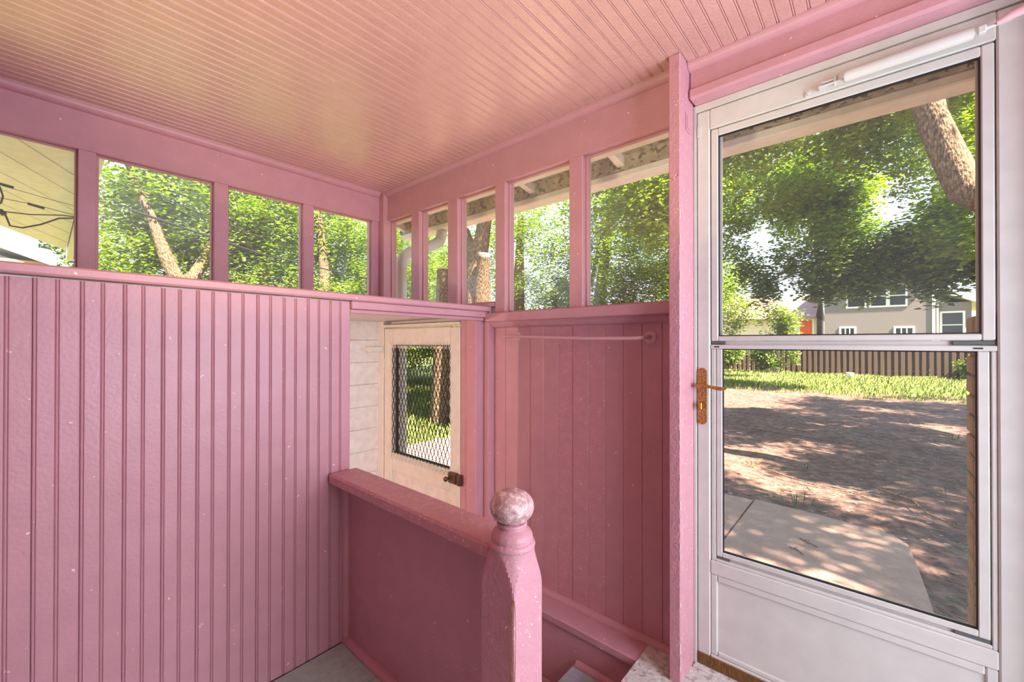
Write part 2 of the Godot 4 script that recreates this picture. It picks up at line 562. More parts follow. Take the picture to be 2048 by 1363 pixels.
	sweep(cs, quarter(0.03), Vector3(-2.58, CY, 0.0), Vector3(0, 0, 1), Vector3(0, -1, 0), Vector3(2.018, 0, 0))
	sweep(cs, quarter(0.03), Vector3(-0.5205, CY, 0.0), Vector3(0, 0, 1), Vector3(0, -1, 0), Vector3(1.84, 0, 0))
	part(t, "quarter_round", cs, M.pink)
	# windows
	var spans := [[-2.542, -2.268, 1.394], [-2.183, -1.905, 1.394], [-1.817, -1.519, 1.394], [-1.448, -1.054, 1.336], [-0.983, -0.562, 1.336]]
	var says := ["narrow fixed window in back wall next to the corner post, showing the downspout bend",
		"narrow fixed window in back wall in front of the downspout elbow",
		"narrow fixed window in back wall showing the forked tree trunk",
		"fixed window in back wall between forked trunk window and the widest pane",
		"widest fixed window in back wall beside the storm door post"]
	for i in 5:
		window(i + 1, Vector3(spans[i][0], spans[i][2], -0.042), Vector3(spans[i][1] - spans[i][0], 0, 0), 2.018 - spans[i][2], Vector3(0, 0, 1), says[i])

func window(n: int, o: Vector3, along: Vector3, h: float, face: Vector3, label: String) -> void:
	var w := thing("window_%d" % n, label, "window", Vector3.ZERO, "", "structure")
	var up := Vector3(0, h, 0)
	var d := along.normalized()
	var lo := o + d * 0.002
	var hi := o + along - d * 0.002 + up
	var g := begin()
	var a := lo - face * 0.0015
	var b := hi + face * 0.0015
	cbox(g, Vector3(min(a.x, b.x), a.y, min(a.z, b.z)), Vector3(max(a.x, b.x), b.y, max(a.z, b.z)), 0.0003)
	part(w, "pane", g, M.glass)
	# stops round the pane
	var r := 0.009
	for e in [[o, along], [o + up - Vector3(0, r, 0), along]]:
		var p0: Vector3 = e[0] + face * 0.002
		var p1: Vector3 = p0 + e[1] + Vector3(0, r, 0) + face * 0.012
		bar_between(w, "glazing_bead", p0, p1)
	for e in [o, o + along - d * r]:
		var p0: Vector3 = e + face * 0.002 + Vector3(0, r, 0)
		var p1: Vector3 = p0 + d * r + up - Vector3(0, 2 * r, 0) + face * 0.012
		bar_between(w, "glazing_bead", p0, p1)

func bar_between(w: Node, called: String, p0: Vector3, p1: Vector3) -> void:
	var lo := Vector3(min(p0.x, p1.x), min(p0.y, p1.y), min(p0.z, p1.z))
	var hi := Vector3(max(p0.x, p1.x), max(p0.y, p1.y), max(p0.z, p1.z))
	box(w, called, lo, hi, M.pink, 0.003)

func left_windows() -> void:
	var w := thing("wall_left", "pink outer left wall with a window band above the deep shelf", "wall", Vector3.ZERO, "", "structure")
	box(w, "header", Vector3(-2.66, 2.018, 0.0), Vector3(XO, CY, 3.42), M.pink, 0.003)
	var edges := [[0.08, 0.475], [0.538, 0.924], [0.989, 1.424], [1.482, 1.98], [2.04, 2.54], [2.60, 3.10]]
	var says := ["fixed window in left wall next to the corner post",
		"fixed window in left wall, second one from the corner post",
		"wide fixed window in left wall showing two pale tree limbs",
		"fixed window in left wall looking onto a white board soffit and loose cables",
		"fixed window in left wall beyond the soffit view, fifth from the corner post",
		"fixed window in left wall, sixth one from the corner post"]
	var last := 0.0
	for i in edges.size():
		box(w, "mullion", Vector3(-2.675, 1.372, last + (0.031 if i == 0 else 0.0)), Vector3(XO, 2.018, edges[i][0]), M.pink, 0.003)
		last = edges[i][1]
		window(6 + i, Vector3(-2.642, 1.394, edges[i][0]), Vector3(0, 0, edges[i][1] - edges[i][0]), 2.018 - 1.394, Vector3(1, 0, 0), says[i])
	box(w, "mullion", Vector3(-2.675, 1.372, last), Vector3(XO, 2.018, 3.42), M.pink, 0.003)
	box(w, "sill", Vector3(-2.69, 1.372, 0.03), Vector3(XO - 0.001, 1.394, 3.42), M.pink, 0.003)
	var t := thing("trim_2", "pink quarter-round moulding under the ceiling on the left wall", "moulding", Vector3.ZERO, "", "structure")
	var cs := begin()
	sweep(cs, quarter(0.03), Vector3(XO, CY, 0.035), Vector3(1, 0, 0), Vector3(0, -1, 0), Vector3(0, 0, 3.38))
	part(t, "quarter_round", cs, M.pink)
	# white lap siding under the shelf, seen through the stair opening
	var s := thing("wall_outer", "white painted board siding below the shelf in the stair passage", "wall", Vector3.ZERO, "", "structure")
	var bs := begin()
	cbox(bs, Vector3(-0.02, 0, 0), Vector3(0.0, 0.1475, 3.4), 0.003)
	var bm := bs.commit()
	for i in 13:
		put(s, "siding_board", bm, M.siding, Vector3(-2.57 + [0.0, 0.002, -0.001, 0.0015][i % 4], -0.585 + i * 0.1485, 0.02))
	box(s, "sheathing", Vector3(-2.66, -0.6, -0.1), Vector3(-2.595, 1.372, 3.42), M.siding)
	box(s, "ceiling_board", Vector3(-2.57, 1.322, 0.0), Vector3(-1.585, 1.344, 3.42), M.cream)

func partition() -> void:
	var w := thing("wall_partition", "pink painted beadboard partition of upright boards below the shelf", "wall", Vector3.ZERO, "", "structure")
	var st := begin()
	sweep(st, bead_outline(), Vector3.ZERO, Vector3(0, 0, 1), Vector3(1, 0, 0), Vector3(0, 1.328, 0))
	var pm := st.commit()
	var jit := [0.0, 0.8, -0.4, 0.3, -0.9, 0.6, 0.0, -0.5, 0.9, 0.2]
	for i in 32:
		put(w, "plank", pm, M.pink, Vector3(XA + jit[i % 10] * 0.0011, 0.012 - [0.0, 0.001, 0.004, 0.0][i % 4] * 0.5, 0.777 + i * 0.083))
	box(w, "studs", Vector3(XA - 0.06, -0.56, 0.779), Vector3(XA - 0.0145, 1.344, 3.42), M.pink)
	var sh := thing("trim_3", "deep pink shelf along the left wall over the beadboard and stair opening", "shelf", Vector3.ZERO, "", "structure")
	box(sh, "shelf_board", Vector3(XO + 0.001, 1.345, -0.004), Vector3(-1.548, 1.3715, 3.42), M.pink, 0.005)
	box(sh, "fascia", Vector3(-1.592, 1.313, 0.004), Vector3(-1.562, 1.3445, 0.776), M.pink, 0.003)
	box(sh, "fascia_strip", Vector3(-1.598, 1.296, 0.004), Vector3(-1.576, 1.3125, 0.776), M.pink, 0.003)

func stairs() -> void:
	# half wall that guards the stairwell
	var h := thing("wall_stair", "low pink half wall guarding the stairwell", "wall", Vector3.ZERO, "", "structure")
	box(h, "panel", Vector3(-1.572, -0.56, 0.755), Vector3(-0.70, 0.645, 0.79), M.pink, 0.001)
	var q := begin()
	sweep(q, quarter(0.02), Vector3(XA, 0.03, 0.79), Vector3(1, 0, 0), Vector3(0, 0, 1), Vector3(0, 0.61, 0))
	part(h, "corner_moulding", q, M.pink)
	var b := begin()
	sweep(b, quarter(0.022), Vector3(XA, 0.011, 0.79), Vector3(0, 0, 1), Vector3(0, 1, 0), Vector3(0.865, 0, 0))
	part(h, "base_moulding", b, M.pink)
	box(h, "rail_fillet", Vector3(-1.56, 0.622, 0.789), Vector3(-0.712, 0.645, 0.812), M.pink_worn, 0.003)
	var r := thing("handrail_cap", "chipped pink flat cap rail on top of the stairwell half wall", "handrail")
	box(r, "cap", Vector3(-1.566, 0.642, 0.752), Vector3(-0.714, 0.682, 0.868), M.rail, 0.007)
	# newel post
	var n := thing("newel_post", "square pink newel post with a worn turned ball top", "newel post", Vector3(-0.66, 0.0, 0.8475))
	var st := begin()
	var hw := 0.0525
	var rings := []
	for y in [0.012, 0.590, 0.600, 0.610, 0.620, 0.630, 0.640, 0.650, 0.660, 0.668, 0.676, 0.682, 0.688, 0.694]:
		var k := clampf((y - 0.600) / 0.094, 0.0, 1.0)
		var kk := k * k * (3.0 - 2.0 * k)
		var rg := []
		for i in 96:
			var a := TAU * i / 96.0
			var c := Vector2(cos(a), sin(a))
			var sq: Vector2 = c / max(abs(c.x), abs(c.y)) * hw
			sq.x = clampf(sq.x, -hw, hw)
			var ro := c * 0.0545
			var lim := lerpf(0.0725, 0.0545, kk)
			var p: Vector2 = sq if sq.length() < lim else sq.normalized() * lim
			if k > 0.75:
				p = p.lerp(ro, (k - 0.75) * 4.0)
			rg.append(Vector3(p.x, y, p.y))
		rings.append(rg)
	for i in rings.size() - 1:
		for k in 96:
			var j := (k + 1) % 96
			var m2: Vector3 = rings[i][k] + rings[i][j]
			var e1: Vector3 = rings[i][j] - rings[i][k]
			var e2: Vector3 = rings[i + 1][k] - rings[i][k]
			var nn := e1.cross(e2)
			if nn.dot(Vector3(m2.x, 0.02, m2.z)) < 0:
				nn = -nn
			quad(st, rings[i][k], rings[i][j], rings[i + 1][j], rings[i + 1][k], nn)
	for k in 96:
		tri(st, Vector3(0, 0.694, 0), rings[-1][k], rings[-1][(k + 1) % 96], Vector3.UP)
	part(n, "shaft", st, M.pink_worn)
	var tn := begin()
	lathe(tn, [Vector2(0.0, 0.690), Vector2(0.050, 0.691), Vector2(0.0545, 0.694), Vector2(0.0565, 0.700), Vector2(0.0545, 0.7065), Vector2(0.0495, 0.709), Vector2(0.0485, 0.7115), Vector2(0.0505, 0.715), Vector2(0.050, 0.721), Vector2(0.046, 0.729), Vector2(0.039, 0.736), Vector2(0.034, 0.739), Vector2(0.0335, 0.742), Vector2(0.0365, 0.7445), Vector2(0.037, 0.748), Vector2(0.034, 0.752), Vector2(0.0, 0.754)], Vector3.ZERO)
	part(n, "collar", tn, M.pink_worn)
	var bl := begin()
	var prof := []
	for i in 21:
		var a := -PI / 2 + PI * i / 20.0
		prof.append(Vector2(cos(a) * 0.0535, 0.7865 + sin(a) * 0.041))
	lathe(bl, prof, Vector3.ZERO, 40)
	part(n, "ball", bl, M.newel_ball)
	# bare wood where the near edge has split away
	var bw := begin()
	var ys := [0.30, 0.36, 0.42, 0.47, 0.52, 0.555, 0.585, 0.605]
	var ws := [0.003, 0.005, 0.0045, 0.009, 0.0125, 0.010, 0.006, 0.0015]
	for i in 7:
		var p := []
		for j in [i, i + 1]:
			p.append(Vector3(hw - 0.0005 - ws[j] * 1.3, ys[j], hw + 0.0008))
			p.append(Vector3(hw + 0.0008, ys[j], hw - 0.0005 - ws[j] * 0.4))
		quad(bw, p[0], p[1], p[3], p[2], Vector3(1, 0, 1))
	part(n, "bare_wood", bw, M.bare_wood)
	# steps going down from the landing
	var s := thing("staircase", "painted wooden steps descending from the landing beside the back wall", "stairs")
	var y := -0.03
	var x := -0.69
	for i in 3:
		box(s, "riser", Vector3(x - 0.012, y - 0.173, 0.088), Vector3(x + 0.008, y - 0.042, 0.752), M.pink)
		y -= 0.165
		if i < 2:
			box(s, "tread", Vector3(x - 0.29, y - 0.03, 0.0715), Vector3(x - 0.013, y, 0.752), M.tread, 0.006)
			var q2 := begin()
			sweep(q2, quarter(0.022), Vector3(x - 0.275, y, 0.0715), Vector3(0, 0, 1), Vector3(0, 1, 0), Vector3(0.262, 0, 0))
			part(s, "side_moulding", q2, M.pink)
		x -= 0.275
	var lo := thing("floor", "lower landing floor in front of the mesh panel door", "floor", Vector3.ZERO, "", "structure")
	box(lo, "slab", Vector3(-2.6, -0.6, -0.06), Vector3(-1.2, -0.525, 3.42), M.tread)

# ------------------------------------------------------------------ storm door
func storm_door() -> void:
	var zf := -0.045
	var d := thing("door_1", "white aluminium storm door with two glass panels and brass lever", "door", Vector3.ZERO, "", "structure")
	# fixed frame of the door
	box(d, "frame", Vector3(-0.521, -0.03, -0.095), Vector3(-0.5105, 2.075, zf + 0.004), M.door_white, 0.001)
	box(d, "frame", Vector3(0.3, -0.03, -0.095), Vector3(0.335, 2.075, zf + 0.004), M.door_white, 0.001)
	box(d, "frame", Vector3(-0.5105, 2.050, -0.095), Vector3(0.3, 2.075, zf + 0.002), M.door_white, 0.001)
	box(d, "threshold", Vector3(-0.521, -0.045, -0.13), Vector3(0.335, -0.022, -0.02), M.landing, 0.004)
	# stiles and rails of the leaf
	box(d, "stile", Vector3(-0.5085, 0.0, -0.085), Vector3(-0.4635, 2.047, zf), M.door_white, 0.004)
	box(d, "stile", Vector3(0.2395, 0.0, -0.085), Vector3(0.2985, 2.047, zf), M.door_white, 0.004)
	box(d, "rail", Vector3(-0.4632, 1.9725, -0.085), Vector3(0.2392, 2.047, zf), M.door_white, 0.003)
	box(d, "rail", Vector3(-0.4632, 0.3265, -0.085), Vector3(0.2392, 0.376, zf), M.door_white, 0.003)
	box(d, "rail", Vector3(-0.4632, 0.0, -0.085), Vector3(0.2392, 0.030, zf), M.door_white, 0.002)
	# kick panel with its moulded border
	box(d, "kick_panel", Vector3(-0.46, 0.028, -0.08), Vector3(0.237, 0.3275, zf - 0.009), M.door_white, 0.001)
	for e in [[-0.463, 0.030, -0.440, 0.326], [0.216, 0.030, 0.239, 0.326], [-0.4395, 0.302, 0.2155, 0.326], [-0.4395, 0.030, 0.2155, 0.048]]:
		box(d, "panel_moulding", Vector3(e[0], e[1], zf - 0.02), Vector3(e[2], e[3], zf - 0.0025), M.door_white, 0.004)
	# upper insert
	var u := [-0.4605, 1.186, 0.2365, 1.9695]
	for e in [[u[0], u[1], u[0] + 0.0245, u[3]], [u[2] - 0.0245, u[1], u[2], u[3]], [u[0] + 0.0245, u[3] - 0.0275, u[2] - 0.0245, u[3]], [u[0] + 0.0245, u[1], u[2] - 0.0245, u[1] + 0.0175]]:
		box(d, "insert_frame", Vector3(e[0], e[1], -0.07), Vector3(e[2], e[3], zf - 0.003), M.door_white, 0.003)
	gasket(d, -0.436, 1.2035, 0.212, 1.942, zf - 0.006)
	box(d, "upper_pane", Vector3(-0.434, 1.2055, -0.062), Vector3(0.210, 1.940, -0.059), M.door_glass, 0.0004)
	box(d, "insect_screen", Vector3(-0.436, 1.2035, -0.0735), Vector3(0.212, 1.942, -0.0730), M.screen, 0.0001)
	box(d, "screen_frame", Vector3(-0.4605, 1.186, -0.079), Vector3(-0.428, 1.9695, -0.0745), M.metal_white, 0.001)
	box(d, "screen_frame", Vector3(0.205, 1.186, -0.079), Vector3(0.2365, 1.9695, -0.0745), M.metal_white, 0.001)
	# meeting rails with grey slide latches
	box(d, "meeting_rail", Vector3(-0.4605, 1.170, -0.078), Vector3(0.2365, 1.1855, zf - 0.013), M.door_white, 0.001)
	box(d, "slide_latch", Vector3(-0.4600, 1.1735, zf - 0.0135), Vector3(-0.412, 1.1845, zf - 0.006), M.latch_grey, 0.002)
	box(d, "slide_latch", Vector3(0.158, 1.1735, zf - 0.0135), Vector3(0.2360, 1.1845, zf - 0.006), M.latch_grey, 0.002)
	box(d, "meeting_rail", Vector3(-0.4625, 1.157, -0.078), Vector3(0.2385, 1.1715, zf - 0.001), M.door_white, 0.002)
	for x in [-0.441, 0.205]:
		box(d, "slot", Vector3(x - 0.009, 1.1625, zf - 0.002), Vector3(x + 0.009, 1.1665, zf + 0.0002), M.door_seam, 0.0005)
	# lower insert
	for e in [[-0.4605, 0.376, -0.4455, 1.157], [-0.4435, 0.397, -0.4235, 1.157], [0.204, 0.397, 0.2255, 1.157], [0.2285, 0.376, 0.239, 1.157]]:
		box(d, "insert_frame", Vector3(e[0], e[1], -0.075), Vector3(e[2], e[3], zf - 0.005), M.door_white, 0.002)
	box(d, "insert_frame", Vector3(-0.4235, 0.397, -0.075), Vector3(0.204, 0.4145, zf - 0.005), M.door_white, 0.002)
	box(d, "insert_frame", Vector3(-0.4455, 0.376, -0.08), Vector3(0.2285, 0.386, zf - 0.004), M.door_white, 0.002)
	box(d, "slide_latch", Vector3(-0.4435, 0.3855, zf - 0.014), Vector3(-0.40, 0.3975, zf - 0.008), M.latch_grey, 0.002)
	box(d, "slide_latch", Vector3(0.160, 0.3855, zf - 0.014), Vector3(0.2255, 0.3975, zf - 0.008), M.latch_grey, 0.002)
	box(d, "insert_backing", Vector3(-0.4455, 0.3860, -0.075), Vector3(0.2285, 0.3970, zf - 0.015), M.door_white, 0.001)
	gasket(d, -0.4235, 0.4145, 0.204, 1.157, zf - 0.008)
	box(d, "lower_pane", Vector3(-0.4225, 0.4155, -0.062), Vector3(0.203, 1.156, -0.059), M.door_glass, 0.0004)
	# sweep
	box(d, "sweep", Vector3(-0.508, -0.020, zf - 0.03), Vector3(0.298, 0.022, zf + 0.004), M.sweep, 0.002)
	# lever set
	var h := thing_part(d, "lever_set")
	var pl := begin()
	var out := []
	for i in 13:
		var a := PI * i / 12.0
		out.append(Vector2(cos(a) * 0.0165, 0.089 + sin(a) * 0.0165))
	for i in 13:
		var a := PI + PI * i / 12.0
		out.append(Vector2(cos(a) * 0.0165, -0.089 + sin(a) * 0.0165))
	sweep(pl, out, Vector3(-0.4905, 0.9795, zf), Vector3(1, 0, 0), Vector3(0, 1, 0), Vector3(0, 0, 0.005))
	part(h, "backplate", pl, M.brass)
	var lv := begin()
	tube(lv, [Vector3(-0.491, 1.019, zf + 0.004), Vector3(-0.491, 1.019, zf + 0.018), Vector3(-0.491, 1.0195, zf + 0.03)], [0.0115, 0.010, 0.0105], 14)
	tube(lv, [Vector3(-0.502, 1.0175, zf + 0.032), Vector3(-0.491, 1.0205, zf + 0.034), Vector3(-0.474, 1.0220, zf + 0.036), Vector3(-0.455, 1.0200, zf + 0.037), Vector3(-0.435, 1.0165, zf + 0.037), Vector3(-0.418, 1.0145, zf + 0.036), Vector3(-0.405, 1.0155, zf + 0.034), Vector3(-0.398, 1.0180, zf + 0.033)], [0.007, 0.0105, 0.0075, 0.0058, 0.0066, 0.0072, 0.005, 0.0015], 12)
	part(h, "lever", lv, M.brass)
	var th := begin()
	tube(th, [Vector3(-0.4895, 0.945, zf + 0.004), Vector3(-0.4895, 0.945, zf + 0.013)], [0.0125, 0.011], 18)
	cbox(th, Vector3(-0.4925, 0.933, zf + 0.012), Vector3(-0.4865, 0.957, zf + 0.024), 0.002)
	part(h, "thumb_turn", th, M.brass_bright)
	for y in [0.888, 1.071]:
		var sc := begin()
		tube(sc, [Vector3(-0.4905, y, zf + 0.004), Vector3(-0.4905, y, zf + 0.0065)], [0.0045, 0.0035], 10)
		part(h, "screw", sc, M.brass_bright)
	# closer along the top rail
	var c := thing_part(d, "door_closer")
	var ct := begin()
	tube(ct, [Vector3(-0.071, 1.991, zf + 0.026), Vector3(-0.066, 1.991, zf + 0.026), Vector3(-0.060, 1.991, zf + 0.026), Vector3(0.190, 1.994, zf + 0.026), Vector3(0.196, 1.994, zf + 0.026)], [0.0125, 0.0160, 0.0165, 0.0165, 0.015], 20)
	part(c, "cylinder", ct, M.door_white)
	var br := begin()
	cbox(br, Vector3(-0.172, 1.977, zf), Vector3(-0.120, 1.999, zf + 0.003), 0.001)
	cbox(br, Vector3(-0.135, 1.982, zf + 0.002), Vector3(-0.072, 1.988, zf + 0.026), 0.002)
	cbox(br, Vector3(-0.128, 1.994, zf + 0.002), Vector3(-0.095, 2.000, zf + 0.022), 0.002)
	tube(br, [Vector3(-0.094, 1.974, zf + 0.02), Vector3(-0.094, 2.004, zf + 0.02)], [0.0035], 8)
	tube(br, [Vector3(-0.163, 1.987, zf + 0.002), Vector3(-0.163, 1.987, zf + 0.0055)], [0.006, 0.005], 10)
	part(c, "bracket", br, M.door_white)
	var rd := begin()
	tube(rd, [Vector3(0.196, 1.994, zf + 0.026), Vector3(0.262, 2.000, zf + 0.026)], [0.0045], 10)
	cbox(rd, Vector3(0.203, 1.985, zf + 0.018), Vector3(0.218, 2.004, zf + 0.034), 0.002)
	part(c, "rod", rd, M.metal_white)
	var jb := begin()
	tube(jb, [Vector3(0.236, 1.999, zf + 0.030), Vector3(0.262, 2.004, zf + 0.036), Vector3(0.34, 2.016, zf + 0.04)], [0.006, 0.011, 0.014], 10)
	part(c, "jamb_bracket", jb, M.pink_bar)
	var k := begin()
	cbox(k, Vector3(-0.5075, 1.955, zf), Vector3(-0.4925, 1.995, zf + 0.003), 0.001)
	for y in [1.963, 1.975, 1.987]:
		tube(k, [Vector3(-0.500, y, zf + 0.002), Vector3(-0.500, y, zf + 0.0045)], [0.003], 8)
	part(d, "keeper_plate", k, M.metal_white)

func thing_part(parent: Node, called: String) -> Node3D:
	var o := Node3D.new()
	o.name = called
	parent.add_child(o, true)
	return o

func gasket(d: Node, x0: float, y0: float, x1: float, y1: float, z: float) -> void:
	var st := begin()
	var t := 0.0035
	cbox(st, Vector3(x0, y0, z - 0.01), Vector3(x0 + t, y1, z), 0.0005)
	cbox(st, Vector3(x1 - t, y0, z - 0.01), Vector3(x1, y1, z), 0.0005)
	cbox(st, Vector3(x0 + t, y0, z - 0.01), Vector3(x1 - t, y0 + t, z), 0.0005)
	cbox(st, Vector3(x0 + t, y1 - t, z - 0.01), Vector3(x1 - t, y1, z), 0.0005)
	part(d, "gasket", st, M.rubber)

# ------------------------------------------------------------------ white door with expanded metal panel
func mesh_door() -> void:
	var zf := 0.05
	var d := thing("door_2", "white wooden door with a black expanded-metal upper panel and rim latch", "door", Vector3.ZERO, "", "structure")
	box(d, "jamb", Vector3(-2.572, -0.52, -0.06), Vector3(-2.503, 1.322, zf + 0.004), M.cream, 0.002)
	box(d, "head_stop", Vector3(-2.50, 1.279, -0.06), Vector3(-1.737, 1.297, zf + 0.012), M.cream, 0.002)
	var x0 := -2.498
	var x1 := -1.738
	var o0 := -2.402
	var o1 := -1.822
	var m0 := 0.455
	var m1 := 1.166
	box(d, "stile", Vector3(x0, -0.51, 0.014), Vector3(o0, 1.272, zf), M.cream, 0.003)
	box(d, "stile", Vector3(o1, -0.51, 0.014), Vector3(x1, 1.268, zf), M.cream, 0.003)
	box(d, "rail", Vector3(o0, m1, 0.014), Vector3(o1, 1.270, zf), M.cream, 0.002)
	box(d, "rail", Vector3(o0, 0.345, 0.014), Vector3(o1, m0, zf), M.cream, 0.002)
	box(d, "rail", Vector3(o0, -0.51, 0.014), Vector3(o1, -0.32, zf), M.cream, 0.002)
	box(d, "panel", Vector3(o0 + 0.001, -0.32, 0.022), Vector3(o1 - 0.001, 0.345, zf - 0.014), M.siding, 0.001)
	for e in [[o0, -0.32, o0 + 0.012, 0.345], [o1 - 0.012, -0.32, o1, 0.345], [o0 + 0.012, 0.333, o1 - 0.012, 0.345]]:
		box(d, "panel_moulding", Vector3(e[0], e[1], 0.03), Vector3(e[2], e[3], zf - 0.006), M.cream, 0.004)
	# expanded metal: zigzag strands that touch at their bends
	var cols := 18
	var pw := (o1 - o0 + 0.03) / cols
	var ph := 0.076
	var black := begin()
	var painted := begin()
	var yb := m0 - 0.034
	var rows := int((m1 - m0 + 0.076) / (ph * 0.5))
	for c in cols + 1:
		for r in rows:
			for side in [-1.0, 1.0]:
				if (c == 0 and side < 0) or (c == cols and side > 0):
					continue
				var xa: float = o0 - 0.015 + c * pw + (0.0 if r % 2 == 0 else side * pw * 0.5)
				var xb: float = o0 - 0.015 + c * pw + (0.0 if r % 2 == 1 else side * pw * 0.5)
				var ya := yb + r * ph * 0.5
				var a := Vector3(xa, ya, zf + 0.003)
				var b := Vector3(xb, ya + ph * 0.5, zf + 0.003)
				var inside: bool = ya > m0 - 0.004 and ya + ph * 0.5 < m1 + 0.006 and min(xa, xb) > o0 - 0.004 and max(xa, xb) < o1 + 0.004
				strand(black if inside else painted, a, b, 0.0014 if inside else 0.0010)
	part(d, "expanded_metal", black, M.black_wire)
	part(d, "painted_mesh_edge", painted, M.cream)
	var fr := begin()
	cbox(fr, Vector3(o0, m0 - 0.002, 0.012), Vector3(o0 + 0.018, m1 + 0.001, 0.02), 0.001)
	cbox(fr, Vector3(o0, m0 - 0.002, 0.012), Vector3(o1, m0 + 0.007, 0.03), 0.001)
	cbox(fr, Vector3(o0, m1 - 0.008, 0.012), Vector3(o1, m1 + 0.001, 0.03), 0.001)
	part(d, "screen_stop", fr, M.black_wire)
	# rim latch
	var l := thing_part(d, "rim_latch")
	box(l, "lock_case", Vector3(-1.812, 0.395, zf), Vector3(-1.745, 0.455, zf + 0.026), M.bronze, 0.005)
	box(l, "keeper", Vector3(-1.742, 0.392, zf), Vector3(-1.712, 0.452, zf + 0.026), M.bronze, 0.005)
	var kb := begin()
	lathe(kb, [Vector2(0.0, 0.0), Vector2(0.006, 0.0), Vector2(0.006, 0.014), Vector2(0.013, 0.018), Vector2(0.015, 0.026), Vector2(0.011, 0.033), Vector2(0.0, 0.035)], Vector3(-1.806, 0.420, zf + 0.02), 18, Vector3(0, 0, 1))
	part(l, "knob", kb, M.bronze)
	# hinge and door-stop block on the jamb
	var hg := begin()
	for i in 3:
		tube(hg, [Vector3(-2.5, 1.04 - i * 0.034, zf + 0.007), Vector3(-2.5, 1.04 - i * 0.034 + 0.031, zf + 0.007)], [0.0065], 10)
	cbox(hg, Vector3(-2.5, 0.972, zf), Vector3(-2.47, 1.072, zf + 0.002), 0.0005)
	part(d, "hinge", hg, M.cream)
	var bl := begin()
	cbox(bl, Vector3(-2.568, 1.118, zf + 0.006), Vector3(-2.503, 1.152, 0.15), 0.003)
	part(d, "stop_block", bl, M.cream)

func strand(st: SurfaceTool, a: Vector3, b: Vector3, r: float) -> void:
	var d := (b - a).normalized()
	var s := d.cross(Vector3(0, 0, 1)).normalized() * r
	var z := Vector3(0, 0, r * 1.3)
	quad(st, a - s - z, a + s - z, b + s - z, b - s - z, Vector3(0, 0, -1))
	quad(st, a - s + z, a + s + z, b + s + z, b - s + z, Vector3(0, 0, 1))
	quad(st, a - s - z, a - s + z, b - s + z, b - s - z, -s)
	quad(st, a + s - z, a + s + z, b + s + z, b + s - z, s)

# ------------------------------------------------------------------ added lights out of frame, small fittings
func added_side_window() -> void:
	# window added out of frame; its glowing blind and area light brighten the porch
	var w := thing("window_12", "added unseen side wall window with a glowing white blind to brighten the porch", "window", Vector3.ZERO, "", "structure")
	var em := mat_plain(Color(0.92, 0.93, 0.95), 0.8)
	em.emission_enabled = true
	em.emission = Color(0.90, 0.945, 1.0)
	em.emission_energy_multiplier = 1.2
	box(w, "added_glow_blind", Vector3(1.300, 0.45, 0.05), Vector3(1.306, 1.75, 1.25), em, 0.001)
	for e in [[0.39, 0.005, 0.45, 1.31], [1.75, 0.005, 1.81, 1.31]]:
		box(w, "window_frame", Vector3(1.285, e[0], e[1]), Vector3(1.32, e[2], e[3]), M.pink, 0.003)
	for e in [[0.005, 0.05], [1.25, 1.31]]:
		box(w, "window_frame", Vector3(1.285, 0.45, e[0]), Vector3(1.32, 1.75, e[1]), M.pink, 0.003)
	var o := AreaLight3D.new()
	o.name = "added_side_fill"
	o.area_size = Vector2(1.2, 1.3)
	o.light_color = Color(0.90, 0.945, 1.0)
	o.light_energy = ADDED_SIDE_LIGHT
	o.area_range = 12.0
	o.shadow_enabled = true
	w.add_child(o)
	o.look_at_from_position(Vector3(1.284, 1.10, 0.65), Vector3(-2, 1.10, 0.65), Vector3.UP)

func added_stair_bulb() -> void:
	# bare bulb added out of sight behind the partition to brighten the passage
	var at := Vector3(-2.18, 1.16, 2.65)
	var l := thing("added_stair_bulb", "added unseen bare bulb on a short cord to brighten the passage below the shelf", "bulb", Vector3.ZERO)
	var st := begin()
	lathe(st, [Vector2(0.0, -0.04), Vector2(0.02, -0.034), Vector2(0.03, -0.012), Vector2(0.028, 0.008), Vector2(0.014, 0.04), Vector2(0.013, 0.05), Vector2(0.0, 0.05)], at, 18)
	var em := mat_plain(Color(0.95, 0.92, 0.85), 0.3)
	em.emission_enabled = true
	em.emission = Color(1.0, 0.92, 0.82)
	em.emission_energy_multiplier = 4.0
	part(l, "added_bulb_glow", st, em)
	var c := begin()
	tube(c, [at + Vector3(0, 0.05, 0), at + Vector3(0, 0.08, 0), at + Vector3(0, 0.161, 0)], [0.017, 0.012, 0.004], 10)
	part(l, "socket", c, M.cable)
	var o := OmniLight3D.new()
	o.name = "added_stair_light"
	o.position = at
	o.light_color = Color(1.0, 0.92, 0.82)
	o.light_energy = 1.6
	o.light_size = 0.03
	o.omni_range = 8.0
	o.omni_attenuation = 2.0
	o.shadow_enabled = true
	l.add_child(o)

